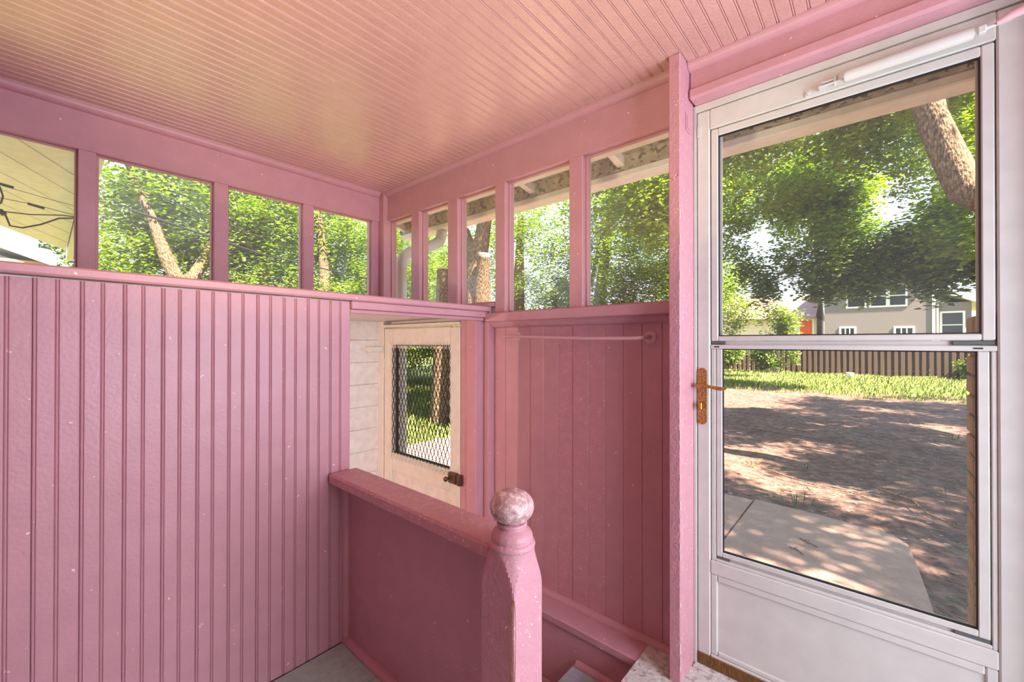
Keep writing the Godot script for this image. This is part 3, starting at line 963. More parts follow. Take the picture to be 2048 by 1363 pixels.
func added_work_light() -> void:
	# a work lamp added behind the camera as fill for the ceiling
	var at := Vector3(-0.62, 0.95, 2.05)
	var aim := (Vector3(-1.0, CY, 1.15) - at).normalized()
	var l := thing("added_work_lamp", "added unseen black work lamp on a tripod to brighten the ceiling", "lamp", Vector3.ZERO)
	var black := mat_plain(Color(0.08, 0.08, 0.08), 0.5)
	var st := begin()
	lathe(st, [Vector2(0.0, -0.14), Vector2(0.05, -0.13), Vector2(0.06, -0.06), Vector2(0.12, 0.0), Vector2(0.115, 0.0), Vector2(0.05, -0.06), Vector2(0.0, -0.08)], at, 24, aim)
	part(l, "reflector", st, black)
	var d := begin()
	lathe(d, [Vector2(0.098, -0.021), Vector2(0.098, -0.020), Vector2(0.0, -0.020)], at, 24, aim)
	var em := mat_plain(Color(0.95, 0.92, 0.85), 0.4)
	em.emission_enabled = true
	em.emission = Color(1.0, 0.95, 0.76)
	em.emission_energy_multiplier = 3.0
	part(l, "added_lamp_face", d, em)
	var p := begin()
	tube(p, [at - aim * 0.12, Vector3(-0.58, 0.72, 2.14), Vector3(-0.58, 0.45, 2.14)], [0.012], 10)
	part(l, "pole", p, black)
	for k in 3:
		var a := TAU * k / 3.0
		var lg := begin()
		tube(lg, [Vector3(-0.58, 0.45, 2.14), Vector3(-0.58 + cos(a) * 0.3, 0.018, 2.14 + sin(a) * 0.3)], [0.009], 8)
		part(l, "leg", lg, black)
	var o := SpotLight3D.new()
	o.name = "added_work_light"
	o.light_color = Color(1.0, 0.95, 0.76)
	o.light_energy = ADDED_CEILING_LIGHT
	o.light_size = 0.10
	o.spot_range = 12.0
	o.spot_attenuation = 2.0
	o.spot_angle = 46.0
	o.spot_angle_attenuation = 0.4
	o.shadow_enabled = true
	l.add_child(o)
	o.look_at_from_position(at + aim * 0.005, at + aim, Vector3.UP)

func fittings() -> void:
	var t := thing("towel_bar", "thin pink metal towel bar mounted on the plank wainscot", "towel bar", Vector3.ZERO)
	var b := begin()
	tube(b, [Vector3(-1.428, 1.212, 0.030), Vector3(-1.40, 1.212, 0.032), Vector3(-1.2, 1.205, 0.034), Vector3(-0.95, 1.198, 0.034), Vector3(-0.74, 1.197, 0.034), Vector3(-0.712, 1.198, 0.031), Vector3(-0.694, 1.201, 0.014), Vector3(-0.688, 1.203, -0.036)], [0.0075, 0.0075, 0.0075, 0.0075, 0.0075, 0.008, 0.0085, 0.010], 12)
	part(t, "bar", b, M.pink_bar)
	var f := begin()
	tube(f, [Vector3(-1.400, 1.213, -0.038), Vector3(-1.400, 1.213, 0.030)], [0.010, 0.007], 12)
	part(t, "bracket", f, M.pink_bar)
	for x in [-1.400, -0.688]:
		var fl := begin()
		lathe(fl, [Vector2(0.027, 0.0), Vector2(0.0265, 0.003), Vector2(0.018, 0.007), Vector2(0.010, 0.009), Vector2(0.0, 0.010)], Vector3(x, 1.203 if x > -1 else 1.213, -0.040), 20, Vector3(0, 0, 1))
		part(t, "flange", fl, M.pink_bar)
	var h := begin()
	tube(h, [Vector3(-0.541, 1.765, 0.099), Vector3(-0.541, 1.765, 0.116), Vector3(-0.536, 1.762, 0.124), Vector3(-0.530, 1.766, 0.124), Vector3(-0.528, 1.774, 0.120)], [0.0025, 0.0022, 0.002, 0.002, 0.0015], 8)
	var o := part(self, numbered("wall_hook"), h, M.pink_bar)
	o.name = "wall_hook"
	tag(o, "tiny pink wire hook screwed into the door post", "hook")

# ------------------------------------------------------------------ eave outside the back wall
func eave() -> void:
	var e := thing("eave", "weathered porch roof eave with rafter tails outside the back wall", "eave")
	var st := begin()
	sweep(st, [Vector2(-0.46, 2.165), Vector2(0.0, 2.262), Vector2(3.6, 2.285), Vector2(3.6, 2.34), Vector2(0.0, 2.31), Vector2(-0.46, 2.20)], Vector3(-3.06, 0, 0), Vector3(0, 0, 1), Vector3(0, 1, 0), Vector3(5.6, 0, 0))
	part(e, "roof_deck", st, M.eave_board)
	box(e, "fascia", Vector3(-3.06, 2.098, -0.465), Vector3(2.54, 2.20, -0.445), M.eave_board, 0.002)
	box(e, "gutter", Vector3(-3.06, 2.060, -0.56), Vector3(2.54, 2.0985, -0.455), M.white_trim, 0.006)
	for x in [-2.99, -2.30, -1.62, -1.02, -0.40, 0.22, 0.85]:
		var r := begin()
		sweep(r, [Vector2(-0.445, 2.115), Vector2(-0.1, 2.185), Vector2(-0.1, 2.236), Vector2(-0.445, 2.166)], Vector3(x - 0.02, 0, 0), Vector3(0, 0, 1), Vector3(0, 1, 0), Vector3(0.04, 0, 0))
		part(e, "rafter_tail", r, M.white_trim)
	var ds := thing("downspout", "white metal downspout with two elbows at the porch corner", "downspout")
	var p := begin()
	var path := [Vector3(-2.575, 2.054, -0.505), Vector3(-2.577, 2.02, -0.50), Vector3(-2.578, 1.98, -0.485), Vector3(-2.582, 1.945, -0.45), Vector3(-2.588, 1.92, -0.40), Vector3(-2.60, 1.885, -0.31), Vector3(-2.612, 1.85, -0.23), Vector3(-2.622, 1.815, -0.19), Vector3(-2.626, 1.76, -0.172), Vector3(-2.628, 1.70, -0.17)]
	tube(p, path, [0.042], 16, true, 0.05)
	part(ds, "elbow", p, M.metal_white)
	var q := begin()
	tube(q, [Vector3(-2.628, 1.71, -0.17), Vector3(-2.628, 0.6, -0.17), Vector3(-2.628, -0.42, -0.17)], [0.0405], 20, true, 0.07)
	part(ds, "pipe", q, M.metal_white)
	for y in [1.66, 1.99]:
		var b := begin()
		var c := Vector3(-2.628, y, -0.17) if y < 1.8 else Vector3(-2.578, 1.985, -0.488)
		tube(b, [c - Vector3(0, 0.006, 0), c + Vector3(0, 0.006, 0)], [0.0455], 16)
		part(ds, "collar", b, M.metal_white)
	# brick pier outside the door's hinge side
	var pr := thing("brick_pier", "narrow tan brick pier outside the storm door", "pier", Vector3.ZERO)
	box(pr, "mortar_core", Vector3(0.226, -0.443, -0.36), Vector3(0.44, 1.22, -0.105), M.mortar, 0.001)
	var bm := begin()
	cbox(bm, Vector3(-0.006, 0, 0), Vector3(0.1, 0.052, 0.122), 0.004)
	var bmm := bm.commit()
	for r in 28:
		for k in 2:
			put(pr, "brick", bmm, M.brick, Vector3(0.224, -0.44 + r * 0.061, -0.362 + k * 0.129 + (0.0 if r % 2 == 0 else 0.004)))

# ------------------------------------------------------------------ yard
var rng := RandomNumberGenerator.new()

func ground_h(x: float, z: float) -> float:
	return GY + 0.018 * sin(x * 2.1 + z * 1.3) + 0.014 * sin(x * 5.3 - z * 3.7) + 0.010 * sin(z * 7.9 + x * 1.1)

func patch_mesh(x0: float, x1: float, z0: float, z1: float, nx: int, nzz: int, lift := 0.0) -> ArrayMesh:
	var st := begin()
	for j in nzz + 1:
		for i in nx + 1:
			var x := lerpf(x0, x1, float(i) / nx)
			var z := lerpf(z0, z1, float(j) / nzz)
			st.set_normal(Vector3(-(ground_h(x + 0.05, z) - ground_h(x - 0.05, z)) * 10.0, 1, -(ground_h(x, z + 0.05) - ground_h(x, z - 0.05)) * 10.0).normalized())
			st.add_vertex(Vector3(x, ground_h(x, z) + lift, z))
	for j in nzz:
		for i in nx:
			var a := j * (nx + 1) + i
			for k in [a, a + 1, a + nx + 2, a, a + nx + 2, a + nx + 1]:
				st.add_index(k)
	return st.commit()

func flat_mesh(x0: float, x1: float, z0: float, z1: float, y: float) -> ArrayMesh:
	var st := begin()
	quad(st, Vector3(x0, y, z0), Vector3(x1, y, z0), Vector3(x1, y, z1), Vector3(x0, y, z1), Vector3.UP)
	return st.commit()

func multi(parent: Node, called: String, mesh: Mesh, mat: Material, xf: Array, cols: Array) -> MultiMeshInstance3D:
	var mm := MultiMesh.new()
	mm.transform_format = MultiMesh.TRANSFORM_3D
	mm.use_colors = true
	mm.mesh = mesh
	mm.instance_count = xf.size()
	for i in xf.size():
		mm.set_instance_transform(i, xf[i])
		mm.set_instance_color(i, cols[i])
	var o := MultiMeshInstance3D.new()
	o.name = numbered(called) if parent == self else called
	o.multimesh = mm
	o.material_override = mat
	parent.add_child(o, true)
	o.set_meta("kind", "stuff")
	return o

func yard() -> void:
	rng.seed = 4711
	var lawn := put(self, "lawn", flat_mesh(-60, 40, -70, 8, GY - 0.05), M.lawn)
	tag(lawn, "green lawn ground around the bare yard", "lawn", "", "structure")
	var dirt := put(self, "dirt_yard", patch_mesh(-4.2, 9, -16.8, -0.12, 150, 190), M.dirt)
	tag(dirt, "bare brown dirt yard outside the storm door", "dirt", "", "structure")
	# concrete path: slabs with a joint
	var path := thing("concrete_path", "concrete garden path with a control joint crossing outside the storm door", "path", Vector3.ZERO)
	var xs := [-5.6, -4.05, -2.5, -0.955, 0.27]
	for i in 4:
		var st := begin()
		var a: float = xs[i] + 0.008
		var b: float = xs[i + 1] - 0.008
		var pts := [Vector2(a, -0.20), Vector2(a, -3.30), Vector2(b, -3.30), Vector2(b, -0.20)]
		if i == 3:
			pts = [Vector2(a, -0.20), Vector2(a, -3.34), Vector2(-0.4, -3.29), Vector2(0.10, -3.19), Vector2(0.19, -3.05), Vector2(0.22, -2.7), Vector2(0.25, -2.2), Vector2(0.27, -1.7), Vector2(0.30, -0.20)]
		pts.reverse()
		sweep(st, pts, Vector3(0, GY - 0.08, 0), Vector3(1, 0, 0), Vector3(0, 0, 1), Vector3(0, 0.135, 0))
		part(path, "slab", st, M.concrete)
	# grass blades
	var bl := begin()
	for k in 7:
		var a := TAU * k / 7.0 + 0.3 * k
		var d := Vector3(cos(a), 0, sin(a))
		var s := Vector3(-d.z, 0, d.x) * 0.006
		var h := 0.09 + 0.05 * sin(k * 2.3)
		var base := d * 0.015
		var mid := base + d * 0.02 + Vector3(0, h * 0.6, 0)
		var tip := base + d * (0.05 + 0.02 * (k % 3)) + Vector3(0, h, 0)
		quad(bl, base - s, base + s, mid + s * 0.8, mid - s * 0.8, d + Vector3(0, 0.5, 0))
		tri(bl, mid - s * 0.8, mid + s * 0.8, tip, d + Vector3(0, 0.5, 0))
	var blade := bl.commit()
	var xf := []
	var co := []
	for i in 30000:
		var x: float
		var z: float
		if i % 3 < 2:
			z = rng.randf_range(-26.5, -15.0)
			x = rng.randf_range(-9.0, 7.0)
			if z > -16.2 - 0.8 * sin(x * 1.7) and rng.randf() < 0.75:
				continue
		else:
			x = rng.randf_range(-16.0, -3.4)
			z = rng.randf_range(-12.0, 0.5)
			if x > -5.7 and z > -3.4:
				continue
		var sc := rng.randf_range(0.6, 1.5)
		xf.append(Transform3D(Basis(Vector3.UP, rng.randf() * TAU).scaled(Vector3(sc * 1.3, sc, sc * 1.3)), Vector3(x, ground_h(x, z) - 0.045, z)))
		var t := rng.randf()
		co.append(Color(0.11, 0.19, 0.035).lerp(Color(0.38, 0.42, 0.10), t))
	var gr := multi(self, "grass", blade, M.grass, xf, co)
	tag(gr, "sunlit green grass growing before the fence and beside the path", "grass", "", "stuff")
	# litter on the dirt
	var lm := begin()
	tri(lm, Vector3(-0.02, 0, 0), Vector3(0.02, 0.003, 0.006), Vector3(0.004, 0.007, -0.014), Vector3.UP)
	tri(lm, Vector3(-0.02, 0, 0), Vector3(0.02, 0.003, 0.006), Vector3(0.0, 0.002, 0.015), Vector3.UP)
	xf = []
	co = []
	for i in 9000:
		var z := -3.2 - 11.0 * pow(rng.randf(), 1.6)
		var x := rng.randf_range(-3.5, 3.0)
		if i % 8 == 0:
			z = rng.randf_range(-3.2, -1.2)
			x = rng.randf_range(0.3, 1.4)
		var sc := rng.randf_range(0.25, 1.1)
		xf.append(Transform3D(Basis(Vector3.UP, rng.randf() * TAU).scaled(Vector3(sc * 1.6, sc, sc * 0.6)), Vector3(x, ground_h(x, z) + 0.004, z)))
		co.append([Color(0.10, 0.07, 0.05), Color(0.22, 0.15, 0.11), Color(0.42, 0.33, 0.27), Color(0.16, 0.11, 0.08)][i % 4])
	var li := multi(self, "leaf_litter", lm.commit(), M.litter, xf, co)
	tag(li, "brown leaf and bark litter scattered over the dirt yard", "litter", "", "stuff")
	# fallen twigs
	twig(Vector3(-1.15, GY + 0.03, -4.75), 0.6, [[0, 0, 0], [0.35, 0.02, 0.30], [0.75, 0.0, 0.42], [1.2, 0.02, 0.5]], "bare fallen twig lying on dirt beside small yellow sapling")
	twig(Vector3(0.32, GY + 0.03, -4.1), 0.9, [[-0.3, 0.02, -0.5], [-0.05, 0.04, -0.25], [0.05, 0.03, 0.1], [0.3, 0.02, 0.45]], "pale branching fallen branch on the dirt beyond the path end")
	twig(Vector3(-1.0, GY + 0.03, -7.2), 0.8, [[-0.9, 0, -0.3], [-0.2, 0.03, -0.05], [0.4, 0.01, 0.0], [0.8, 0.02, 0.25]], "long thin grey twig on the middle of the dirt yard")
	twig(Vector3(-0.42, GY + 0.062, -2.52), 0.12, [[-0.06, 0, -0.06], [0.0, 0.006, 0.0], [0.07, 0, 0.03]], "small dark twig lying on the concrete path")
	twig(Vector3(-0.47, GY + 0.062, -2.32), 0.12, [[-0.05, 0, -0.03], [0.0, 0.006, 0.0], [0.05, 0, 0.05]], "short brown twig on the path nearer to the porch")
	# small weeds
	for w in [[-0.62, -3.56, 1.9, 26, "green grass clump lying over the edge of the concrete path"], [-1.3, -4.9, 1.3, 10, "small yellow-green sapling on bare dirt"], [-0.7, -5.2, 1.4, 14, "low green weed tuft on open dirt"], [1.0, -8.8, 2.0, 22, "green grass tuft on dirt before the lawn"], [0.6, -5.1, 1.2, 10, "small weed tuft on dirt near the pale fallen branch"], [0.48, -2.3, 1.2, 12, "weed tuft on dirt beside the rounded end of the path"]]:
		var t := thing("weed_tuft", w[4], "weed", Vector3(w[0], ground_h(w[0], w[1]), w[1]))
		var st := begin()
		for k in int(w[3]):
			var a := rng.randf() * TAU
			var d := Vector3(cos(a), 0, sin(a))
			var s := Vector3(-d.z, 0, d.x) * 0.004
			var b0 := d * rng.randf() * 0.10 * float(w[2])
			var h := rng.randf_range(0.02, 0.06) * float(w[2])
			var tip := b0 + d * rng.randf_range(0.04, 0.10) + Vector3(0, h, 0)
			var md := b0 + d * 0.03 + Vector3(0, h * 0.9, 0)
			quad(st, b0 - s, b0 + s, md + s, md - s, Vector3.UP + d)
			tri(st, md - s, md + s, tip, Vector3.UP)
		part(t, "blades", st, weed_mat(w[1] == -4.9)).set_meta("kind", "stuff")
	var bk := begin()
	lathe(bk, [Vector2(0.0, 0.0), Vector2(0.13, 0.0), Vector2(0.15, 0.26), Vector2(0.155, 0.27), Vector2(0.14, 0.27), Vector2(0.125, 0.02), Vector2(0.0, 0.02)], Vector3.ZERO, 20)
	var bo := put(self, "bucket", bk.commit(), M.house_white, Vector3(-0.95, GY - 0.02, -24.6))
	tag(bo, "white plastic bucket standing in grass by the fence", "bucket")

func weed_mat(yellow: bool) -> StandardMaterial3D:
	var key := "weed_y" if yellow else "weed_g"
	if not M.has(key):
		M[key] = mat_plain(Color(0.66, 0.62, 0.20) if yellow else Color(0.30, 0.42, 0.16), 0.7)
		M[key].backlight_enabled = true
		M[key].backlight = Color(0.25, 0.3, 0.06)
	return M[key]

func twig(at: Vector3, size: float, pts: Array, label: String) -> void:
	var t := thing("fallen_twig", label, "twig", at)
	var p := []
	for q in pts:
		p.append(Vector3(q[0], q[1], q[2]))
	var r: float = 0.004 + 0.007 * min(size, 1.0)
	var st := begin()
	tube(st, p, [r, r * 0.9, r * 0.7, r * 0.35], 6)
	part(t, "stem", st, M.bark)
	for k in 3:
		var i := k % (p.size() - 1)
		var b := begin()
		var o: Vector3 = p[i].lerp(p[i + 1], 0.5)
		var d: Vector3 = (p[i + 1] - p[i]).rotated(Vector3.UP, 0.9 if k % 2 == 0 else -0.8) * 0.6
		tube(b, [o, o + d * 0.5 + Vector3(0, 0.03 * size, 0), o + d + Vector3(0, 0.05 * size, 0)], [r * 0.6, r * 0.45, r * 0.2], 5)
		part(t, "side_shoot", b, M.bark)

# ------------------------------------------------------------------ fence
func fence() -> void:
	var f := thing("wooden_fence", "weathered brown board-on-board wooden fence across the yard", "fence", Vector3(0, 0, 0))
	var st := begin()
	cbox(st, Vector3(-0.068, 0, -0.01), Vector3(0.068, 1.72, 0.01), 0.004)
	var pm := st.commit()
	rng.seed = 77
	for i in 168:
		var front := i % 2 == 0
		var o := put(f, "plank", pm, M.fence, Vector3(-13.0 + i * 0.125 + rng.randf_range(-0.01, 0.01), GY + rng.randf_range(-0.03, 0.03), -26.6 if front else -26.72))
		o.rotation.z = rng.randf_range(-0.006, 0.006)
	for y in [0.25, 1.45]:
		box(f, "rail", Vector3(-13.1, GY + y, -26.70), Vector3(8.0, GY + y + 0.085, -26.62), M.fence, 0.004)
	for i in 9:
		box(f, "post", Vector3(-13.0 + i * 2.6, GY - 0.1, -26.80), Vector3(-12.9 + i * 2.6, GY + 1.75, -26.735), M.fence, 0.004)

# ------------------------------------------------------------------ neighbours
func far_window(h: Node, x: float, y: float, w: float, ht: float, z: float, cols := 1) -> void:
	var f := thing_part(h, "window")
	var t := 0.11
	for e in [[x - t, y - t, x, y + ht + t], [x + w, y - t, x + w + t, y + ht + t], [x, y + ht, x + w, y + ht + t], [x, y - t, x + w, y]]:
		box(f, "window_frame", Vector3(e[0], e[1], z - 0.02), Vector3(e[2], e[3], z + 0.05), M.house_white, 0.005)
	var pw := w / cols
	for c in cols:
		box(f, "pane", Vector3(x + c * pw + 0.02, y + 0.02, z - 0.01), Vector3(x + (c + 1) * pw - 0.02, y + ht - 0.02, z + 0.012), M.dark_glass, 0.002)
		if c > 0:
			box(f, "muntin", Vector3(x + c * pw - 0.03, y, z - 0.01), Vector3(x + c * pw + 0.03, y + ht, z + 0.04), M.house_white, 0.003)
	if ht > 0.8:
		box(f, "meeting_rail", Vector3(x, y + ht * 0.5 - 0.03, z - 0.01), Vector3(x + w, y + ht * 0.5 + 0.03, z + 0.035), M.house_white, 0.003)

func neighbours() -> void:
	var h := thing("neighbour_house", "grey sided two storey house behind the wooden fence", "house")
	var z := -38.0
	box(h, "wall", Vector3(-2.95, GY, z - 7), Vector3(2.95, 6.2, z), M.house_grey, 0.01)
	var st := begin()
	sweep(st, [Vector2(-3.5, 6.0), Vector2(3.5, 6.0), Vector2(0, 8.6)], Vector3(0, 0, z - 7.4), Vector3(1, 0, 0), Vector3(0, 1, 0), Vector3(0, 0, 7.8))
	part(h, "roof", st, M.roof_pink)
	box(h, "wing_wall", Vector3(2.95, GY, z - 6), Vector3(4.7, 3.9, z - 0.4), M.house_grey, 0.01)
	var wr := begin()
	sweep(wr, [Vector2(2.95, 4.75), Vector2(2.95, 4.95), Vector2(5.5, 3.75), Vector2(5.5, 3.55)], Vector3(0, 0, z - 6.2), Vector3(1, 0, 0), Vector3(0, 1, 0), Vector3(0, 0, 6.2))
	part(h, "wing_roof", wr, M.house_white)
	box(h, "corner_board", Vector3(2.85, GY, z), Vector3(3.0, 6.0, z + 0.06), M.house_white, 0.01)
	var dp := begin()
	tube(dp, [Vector3(3.12, GY, z - 0.2), Vector3(3.12, 6.0, z - 0.2)], [0.07], 8)
	part(h, "downpipe", dp, M.metal_white)
	far_window(h, -1.55, 3.85, 0.95, 1.35, z)
	far_window(h, -0.25, 3.85, 0.80, 1.35, z)
	far_window(h, 0.75, 3.85, 0.80, 1.35, z)
	far_window(h, -1.95, 1.80, 0.75, 0.48, z, 3)
	far_window(h, 1.05, 1.75, 0.85, 0.48, z, 3)
	far_window(h, 3.35, 1.6, 0.95, 1.6, z - 0.4)
	var c := thing("neighbour_cottage", "cream house with an orange door left of the grey house", "house")
	box(c, "wall", Vector3(-14.0, GY, z - 8), Vector3(-3.56, 3.3, z - 1.5), M.house_cream, 0.01)
	var cr := begin()
	sweep(cr, [Vector2(-9.0, 3.2), Vector2(-0.6, 3.2), Vector2(-4.8, 5.4)], Vector3(-14.5, 0, z), Vector3(0, 0, 1), Vector3(0, 1, 0), Vector3(10.95, 0, 0))
	part(c, "roof", cr, M.roof_pink)
	box(c, "door", Vector3(-4.65, 1.15, z - 1.5), Vector3(-3.85, 3.0, z - 1.44), M.orange, 0.01)
	box(c, "door_frame", Vector3(-4.80, 1.1, z - 1.5), Vector3(-4.66, 3.15, z - 1.42), M.house_white, 0.01)
	box(c, "door_frame", Vector3(-3.84, 1.1, z - 1.5), Vector3(-3.70, 3.15, z - 1.42), M.house_white, 0.01)
	far_window(c, -6.3, 1.9, 0.8, 1.1, z - 1.5)
	# white soffit of the house wing seen through the left window, with its rake board and brace
	var s := thing("house_soffit", "white board soffit of the house roof outside the left window", "soffit")
	var d := Vector3(-0.862, -0.053, -0.50).normalized()
	var top := Vector3(-3.0, 2.138, 1.465)
	var nrm := Vector3(-0.0579, 0.9983, 0.0)
	var plane_y := func(x: float) -> float: return 2.138 + (x + 3.0) * 0.0583
	var side := Vector3(0.50, 0.031, -0.862).normalized()
	for i in 12:
		# each board runs along d, cut off at the rake (z = 1.42)
		var o := -0.62 + i * 0.165
		var st2 := begin()
		var p := []
		for e in [o, o + 0.157]:
			var q: Vector3 = Vector3(-2.72, plane_y.call(-2.72), 1.42) + Vector3(-e / 0.50, 0, 0)
			q.y = plane_y.call(q.x)
			var far := q
			var near := q - d * 2.6
			if near.x > -2.72:
				near = q - d * ((q.x + 2.72) / d.x) if q.x < -2.72 else q
			near.y = plane_y.call(near.x)
			p.append(far)
			p.append(near)
		if p[0].distance_to(p[1]) < 0.02:
			continue
		var up := Vector3(0, 0.018, 0)
		quad(st2, p[0], p[1], p[3], p[2], Vector3.DOWN)
		quad(st2, p[0] + up, p[1] + up, p[3] + up, p[2] + up, Vector3.UP)
		quad(st2, p[0], p[1], p[1] + up, p[0] + up, -side)
		quad(st2, p[2], p[3], p[3] + up, p[2] + up, side)
		part(s, "soffit_board", st2, M.white_trim)
	var bk := begin()
	var dk := [Vector3(-2.7, 2.19, 1.40), Vector3(-5.40, 2.035, 1.40), Vector3(-2.7, 2.19, 2.96)]
	quad(bk, dk[0], dk[1], dk[2], dk[2], Vector3.DOWN)
	quad(bk, dk[0] + Vector3(0, 0.05, 0), dk[1] + Vector3(0, 0.05, 0), dk[2] + Vector3(0, 0.05, 0), dk[2] + Vector3(0, 0.05, 0), Vector3.UP)
	quad(bk, dk[1], dk[2], dk[2] + Vector3(0, 0.05, 0), dk[1] + Vector3(0, 0.05, 0), Vector3(-0.5, 0, 0.86))
	quad(bk, dk[0], dk[1], dk[1] + Vector3(0, 0.05, 0), dk[0] + Vector3(0, 0.05, 0), Vector3(0, 0, -1))
	part(s, "roof_deck", bk, M.eave_board)
	var rk := begin()
	sweep(rk, [Vector2(-5.6, 1.93), Vector2(-2.71, 2.10), Vector2(-2.71, 2.20), Vector2(-5.6, 2.03)], Vector3(0, 0, 1.375), Vector3(1, 0, 0), Vector3(0, 1, 0), Vector3(0, 0, 0.04))
	part(s, "rake_board", rk, M.white_trim)
	var brc := begin()
	tube(brc, [Vector3(-3.2, 1.98, 1.86), Vector3(-3.9, 1.50, 1.80)], [0.05], 4)
	part(s, "brace", brc, M.white_trim)
	# cables of the service drop
	var cb := thing("service_cables", "dark utility cables with splices looping outside the left window", "cable")
	var loops := [
		[Vector3(-2.86, 1.86, 1.80), Vector3(-2.86, 1.88, 1.74), Vector3(-2.86, 1.855, 1.705), Vector3(-2.86, 1.815, 1.695), Vector3(-2.86, 1.785, 1.70), Vector3(-2.86, 1.765, 1.715)],
		[Vector3(-2.86, 1.755, 1.735), Vector3(-2.86, 1.748, 1.70), Vector3(-2.86, 1.752, 1.62), Vector3(-2.86, 1.772, 1.52), Vector3(-2.86, 1.775, 1.46)],
		[Vector3(-2.86, 1.735, 1.688), Vector3(-2.86, 1.69, 1.675), Vector3(-2.86, 1.688, 1.64), Vector3(-2.86, 1.715, 1.585), Vector3(-2.86, 1.755, 1.53), Vector3(-2.86, 1.772, 1.46)],
		[Vector3(-2.86, 1.80, 1.78), Vector3(-2.86, 1.805, 1.70), Vector3(-2.86, 1.80, 1.60), Vector3(-2.86, 1.78, 1.47)],
		[Vector3(-2.86, 1.86, 1.70), Vector3(-2.86, 1.835, 1.55), Vector3(-2.86, 1.82, 1.44)]]
	for i in loops.size():
		var c2 := begin()
		tube(c2, loops[i], [[0.0035, 0.0028, 0.0035, 0.0015, 0.0012][i]], 6)
		part(cb, "wire", c2, M.cable)
	for e in [[Vector3(-2.86, 1.757, 1.745), Vector3(-2.86, 1.748, 1.728)], [Vector3(-2.86, 1.752, 1.705), Vector3(-2.86, 1.735, 1.69)]]:
		var c3 := begin()
		tube(c3, e, [0.010], 8)
		part(cb, "splice", c3, M.cable)
	for e in [[Vector3(-2.86, 1.868, 1.715), Vector3(-2.86, 1.86, 1.665)], [Vector3(-2.86, 1.80, 1.625), Vector3(-2.86, 1.79, 1.575)]]:
		var c4 := begin()
		tube(c4, e, [0.0055], 8)
		part(cb, "connector", c4, M.cable)
	# drop cables in front of the trees
	var l1 := begin()
	tube(l1, [Vector3(-5.0, 2.36, 1.05), Vector3(-6.5, 2.42, -0.5), Vector3(-8.5, 2.6, -3.2), Vector3(-11.5, 3.1, -8.0)], [0.012], 6)
	var d1 := part(self, "power_line", l1, M.cable)
	tag(d1, "thick black overhead cable crossing in front of the left trees", "cable")
	var l2 := begin()
	tube(l2, [Vector3(-5.0, 2.58, 1.05), Vector3(-6.5, 2.65, -0.5), Vector3(-8.5, 2.86, -3.2), Vector3(-11.5, 3.4, -8.0)], [0.005], 6)
	var d2 := part(self, "power_line_001", l2, M.cable)
	tag(d2, "thin dark wire strung above the thick black cable", "cable")
	# white house with blue roof beyond the soffit
	var wh := thing("white_house", "white sided house above a blue roof beyond the left window", "house")
	box(wh, "wall", Vector3(-18.0, GY, 1.55), Vector3(-14.2, 5.2, 3.0), M.house_white, 0.01)
	for i in 14:
		box(wh, "siding_board", Vector3(-14.22, 1.9 + i * 0.2, 1.56), Vector3(-14.18, 2.08 + i * 0.2, 2.9), M.house_white, 0.006)
	var rb := begin()
	sweep(rb, [Vector2(1.30, 2.75), Vector2(2.6, 3.25), Vector2(2.6, 3.55), Vector2(1.30, 3.02)], Vector3(-14.1, 0, 0), Vector3(0, 0, 1), Vector3(0, 1, 0), Vector3(1.2, 0, 0))
	part(wh, "lean_to_roof", rb, M.roof_blue)
	box(wh, "lean_to_wall", Vector3(-14.1, GY, 1.35), Vector3(-13.0, 2.85, 2.6), M.tan, 0.01)

# ------------------------------------------------------------------ trees
func sprig_mesh(leaves: int, size: float, spread: float, seed_: int) -> ArrayMesh:
	var r := RandomNumberGenerator.new()
	r.seed = seed_
	var st := begin()
	for k in leaves:
		var o := Vector3(r.randf_range(-1, 1), r.randf_range(-0.8, 0.8), r.randf_range(-1, 1)) * spread
		var a := r.randf() * TAU
		var d := Vector3(cos(a), r.randf_range(-0.9, 0.2), sin(a)).normalized()
		var s := d.cross(Vector3(r.randf_range(-0.5, 0.5), 1, r.randf_range(-0.5, 0.5))).normalized()
		var n := s.cross(d).normalized()
		var l := size * r.randf_range(0.7, 1.3)
		var w := l * 0.30
		var tip := o + d * l
		var m := o + d * l * 0.45
		tri(st, o, m + s * w + n * l * 0.06, tip, n - s * 0.2)
		tri(st, o, m - s * w + n * l * 0.06, tip, n + s * 0.2)
	return st.commit()

func crown(parent: Node, blobs: Array, count: int, mesh: Mesh, lo: Color, hi: Color, seed_: int, gap := -0.2) -> void:
	rng.seed = seed_
	var vol := 0.0
	var ws := []
	for b in blobs:
		var rr: Vector3 = b[1]
		vol += pow(rr.x * rr.y * rr.z, 0.7)
		ws.append(vol)
	var clump := FastNoiseLite.new()
	clump.seed = seed_
	clump.frequency = 0.55
	clump.fractal_octaves = 3
	var xf := []
	var co := []
	for i in count:
		var t := rng.randf() * vol
		var k := 0
		while ws[k] < t:
			k += 1
		var c: Vector3 = blobs[k][0]
		var r: Vector3 = blobs[k][1]
		var d := Vector3(rng.randfn(), rng.randfn(), rng.randfn()).normalized() * pow(rng.randf(), 0.45)
		var p := c + Vector3(d.x * r.x, d.y * r.y, d.z * r.z)
		# clumps: leave gaps between twigs
		var g := clump.get_noise_3dv(p) * 1.6
		if g < gap:
			continue
		var s := rng.randf_range(0.7, 1.3)
		xf.append(Transform3D(Basis(Vector3.UP, rng.randf() * TAU).scaled(Vector3(s, s, s)), p))
		co.append(lo.lerp(hi, rng.randf()))
	multi(parent, "crown", mesh, M.leaf, xf, co)

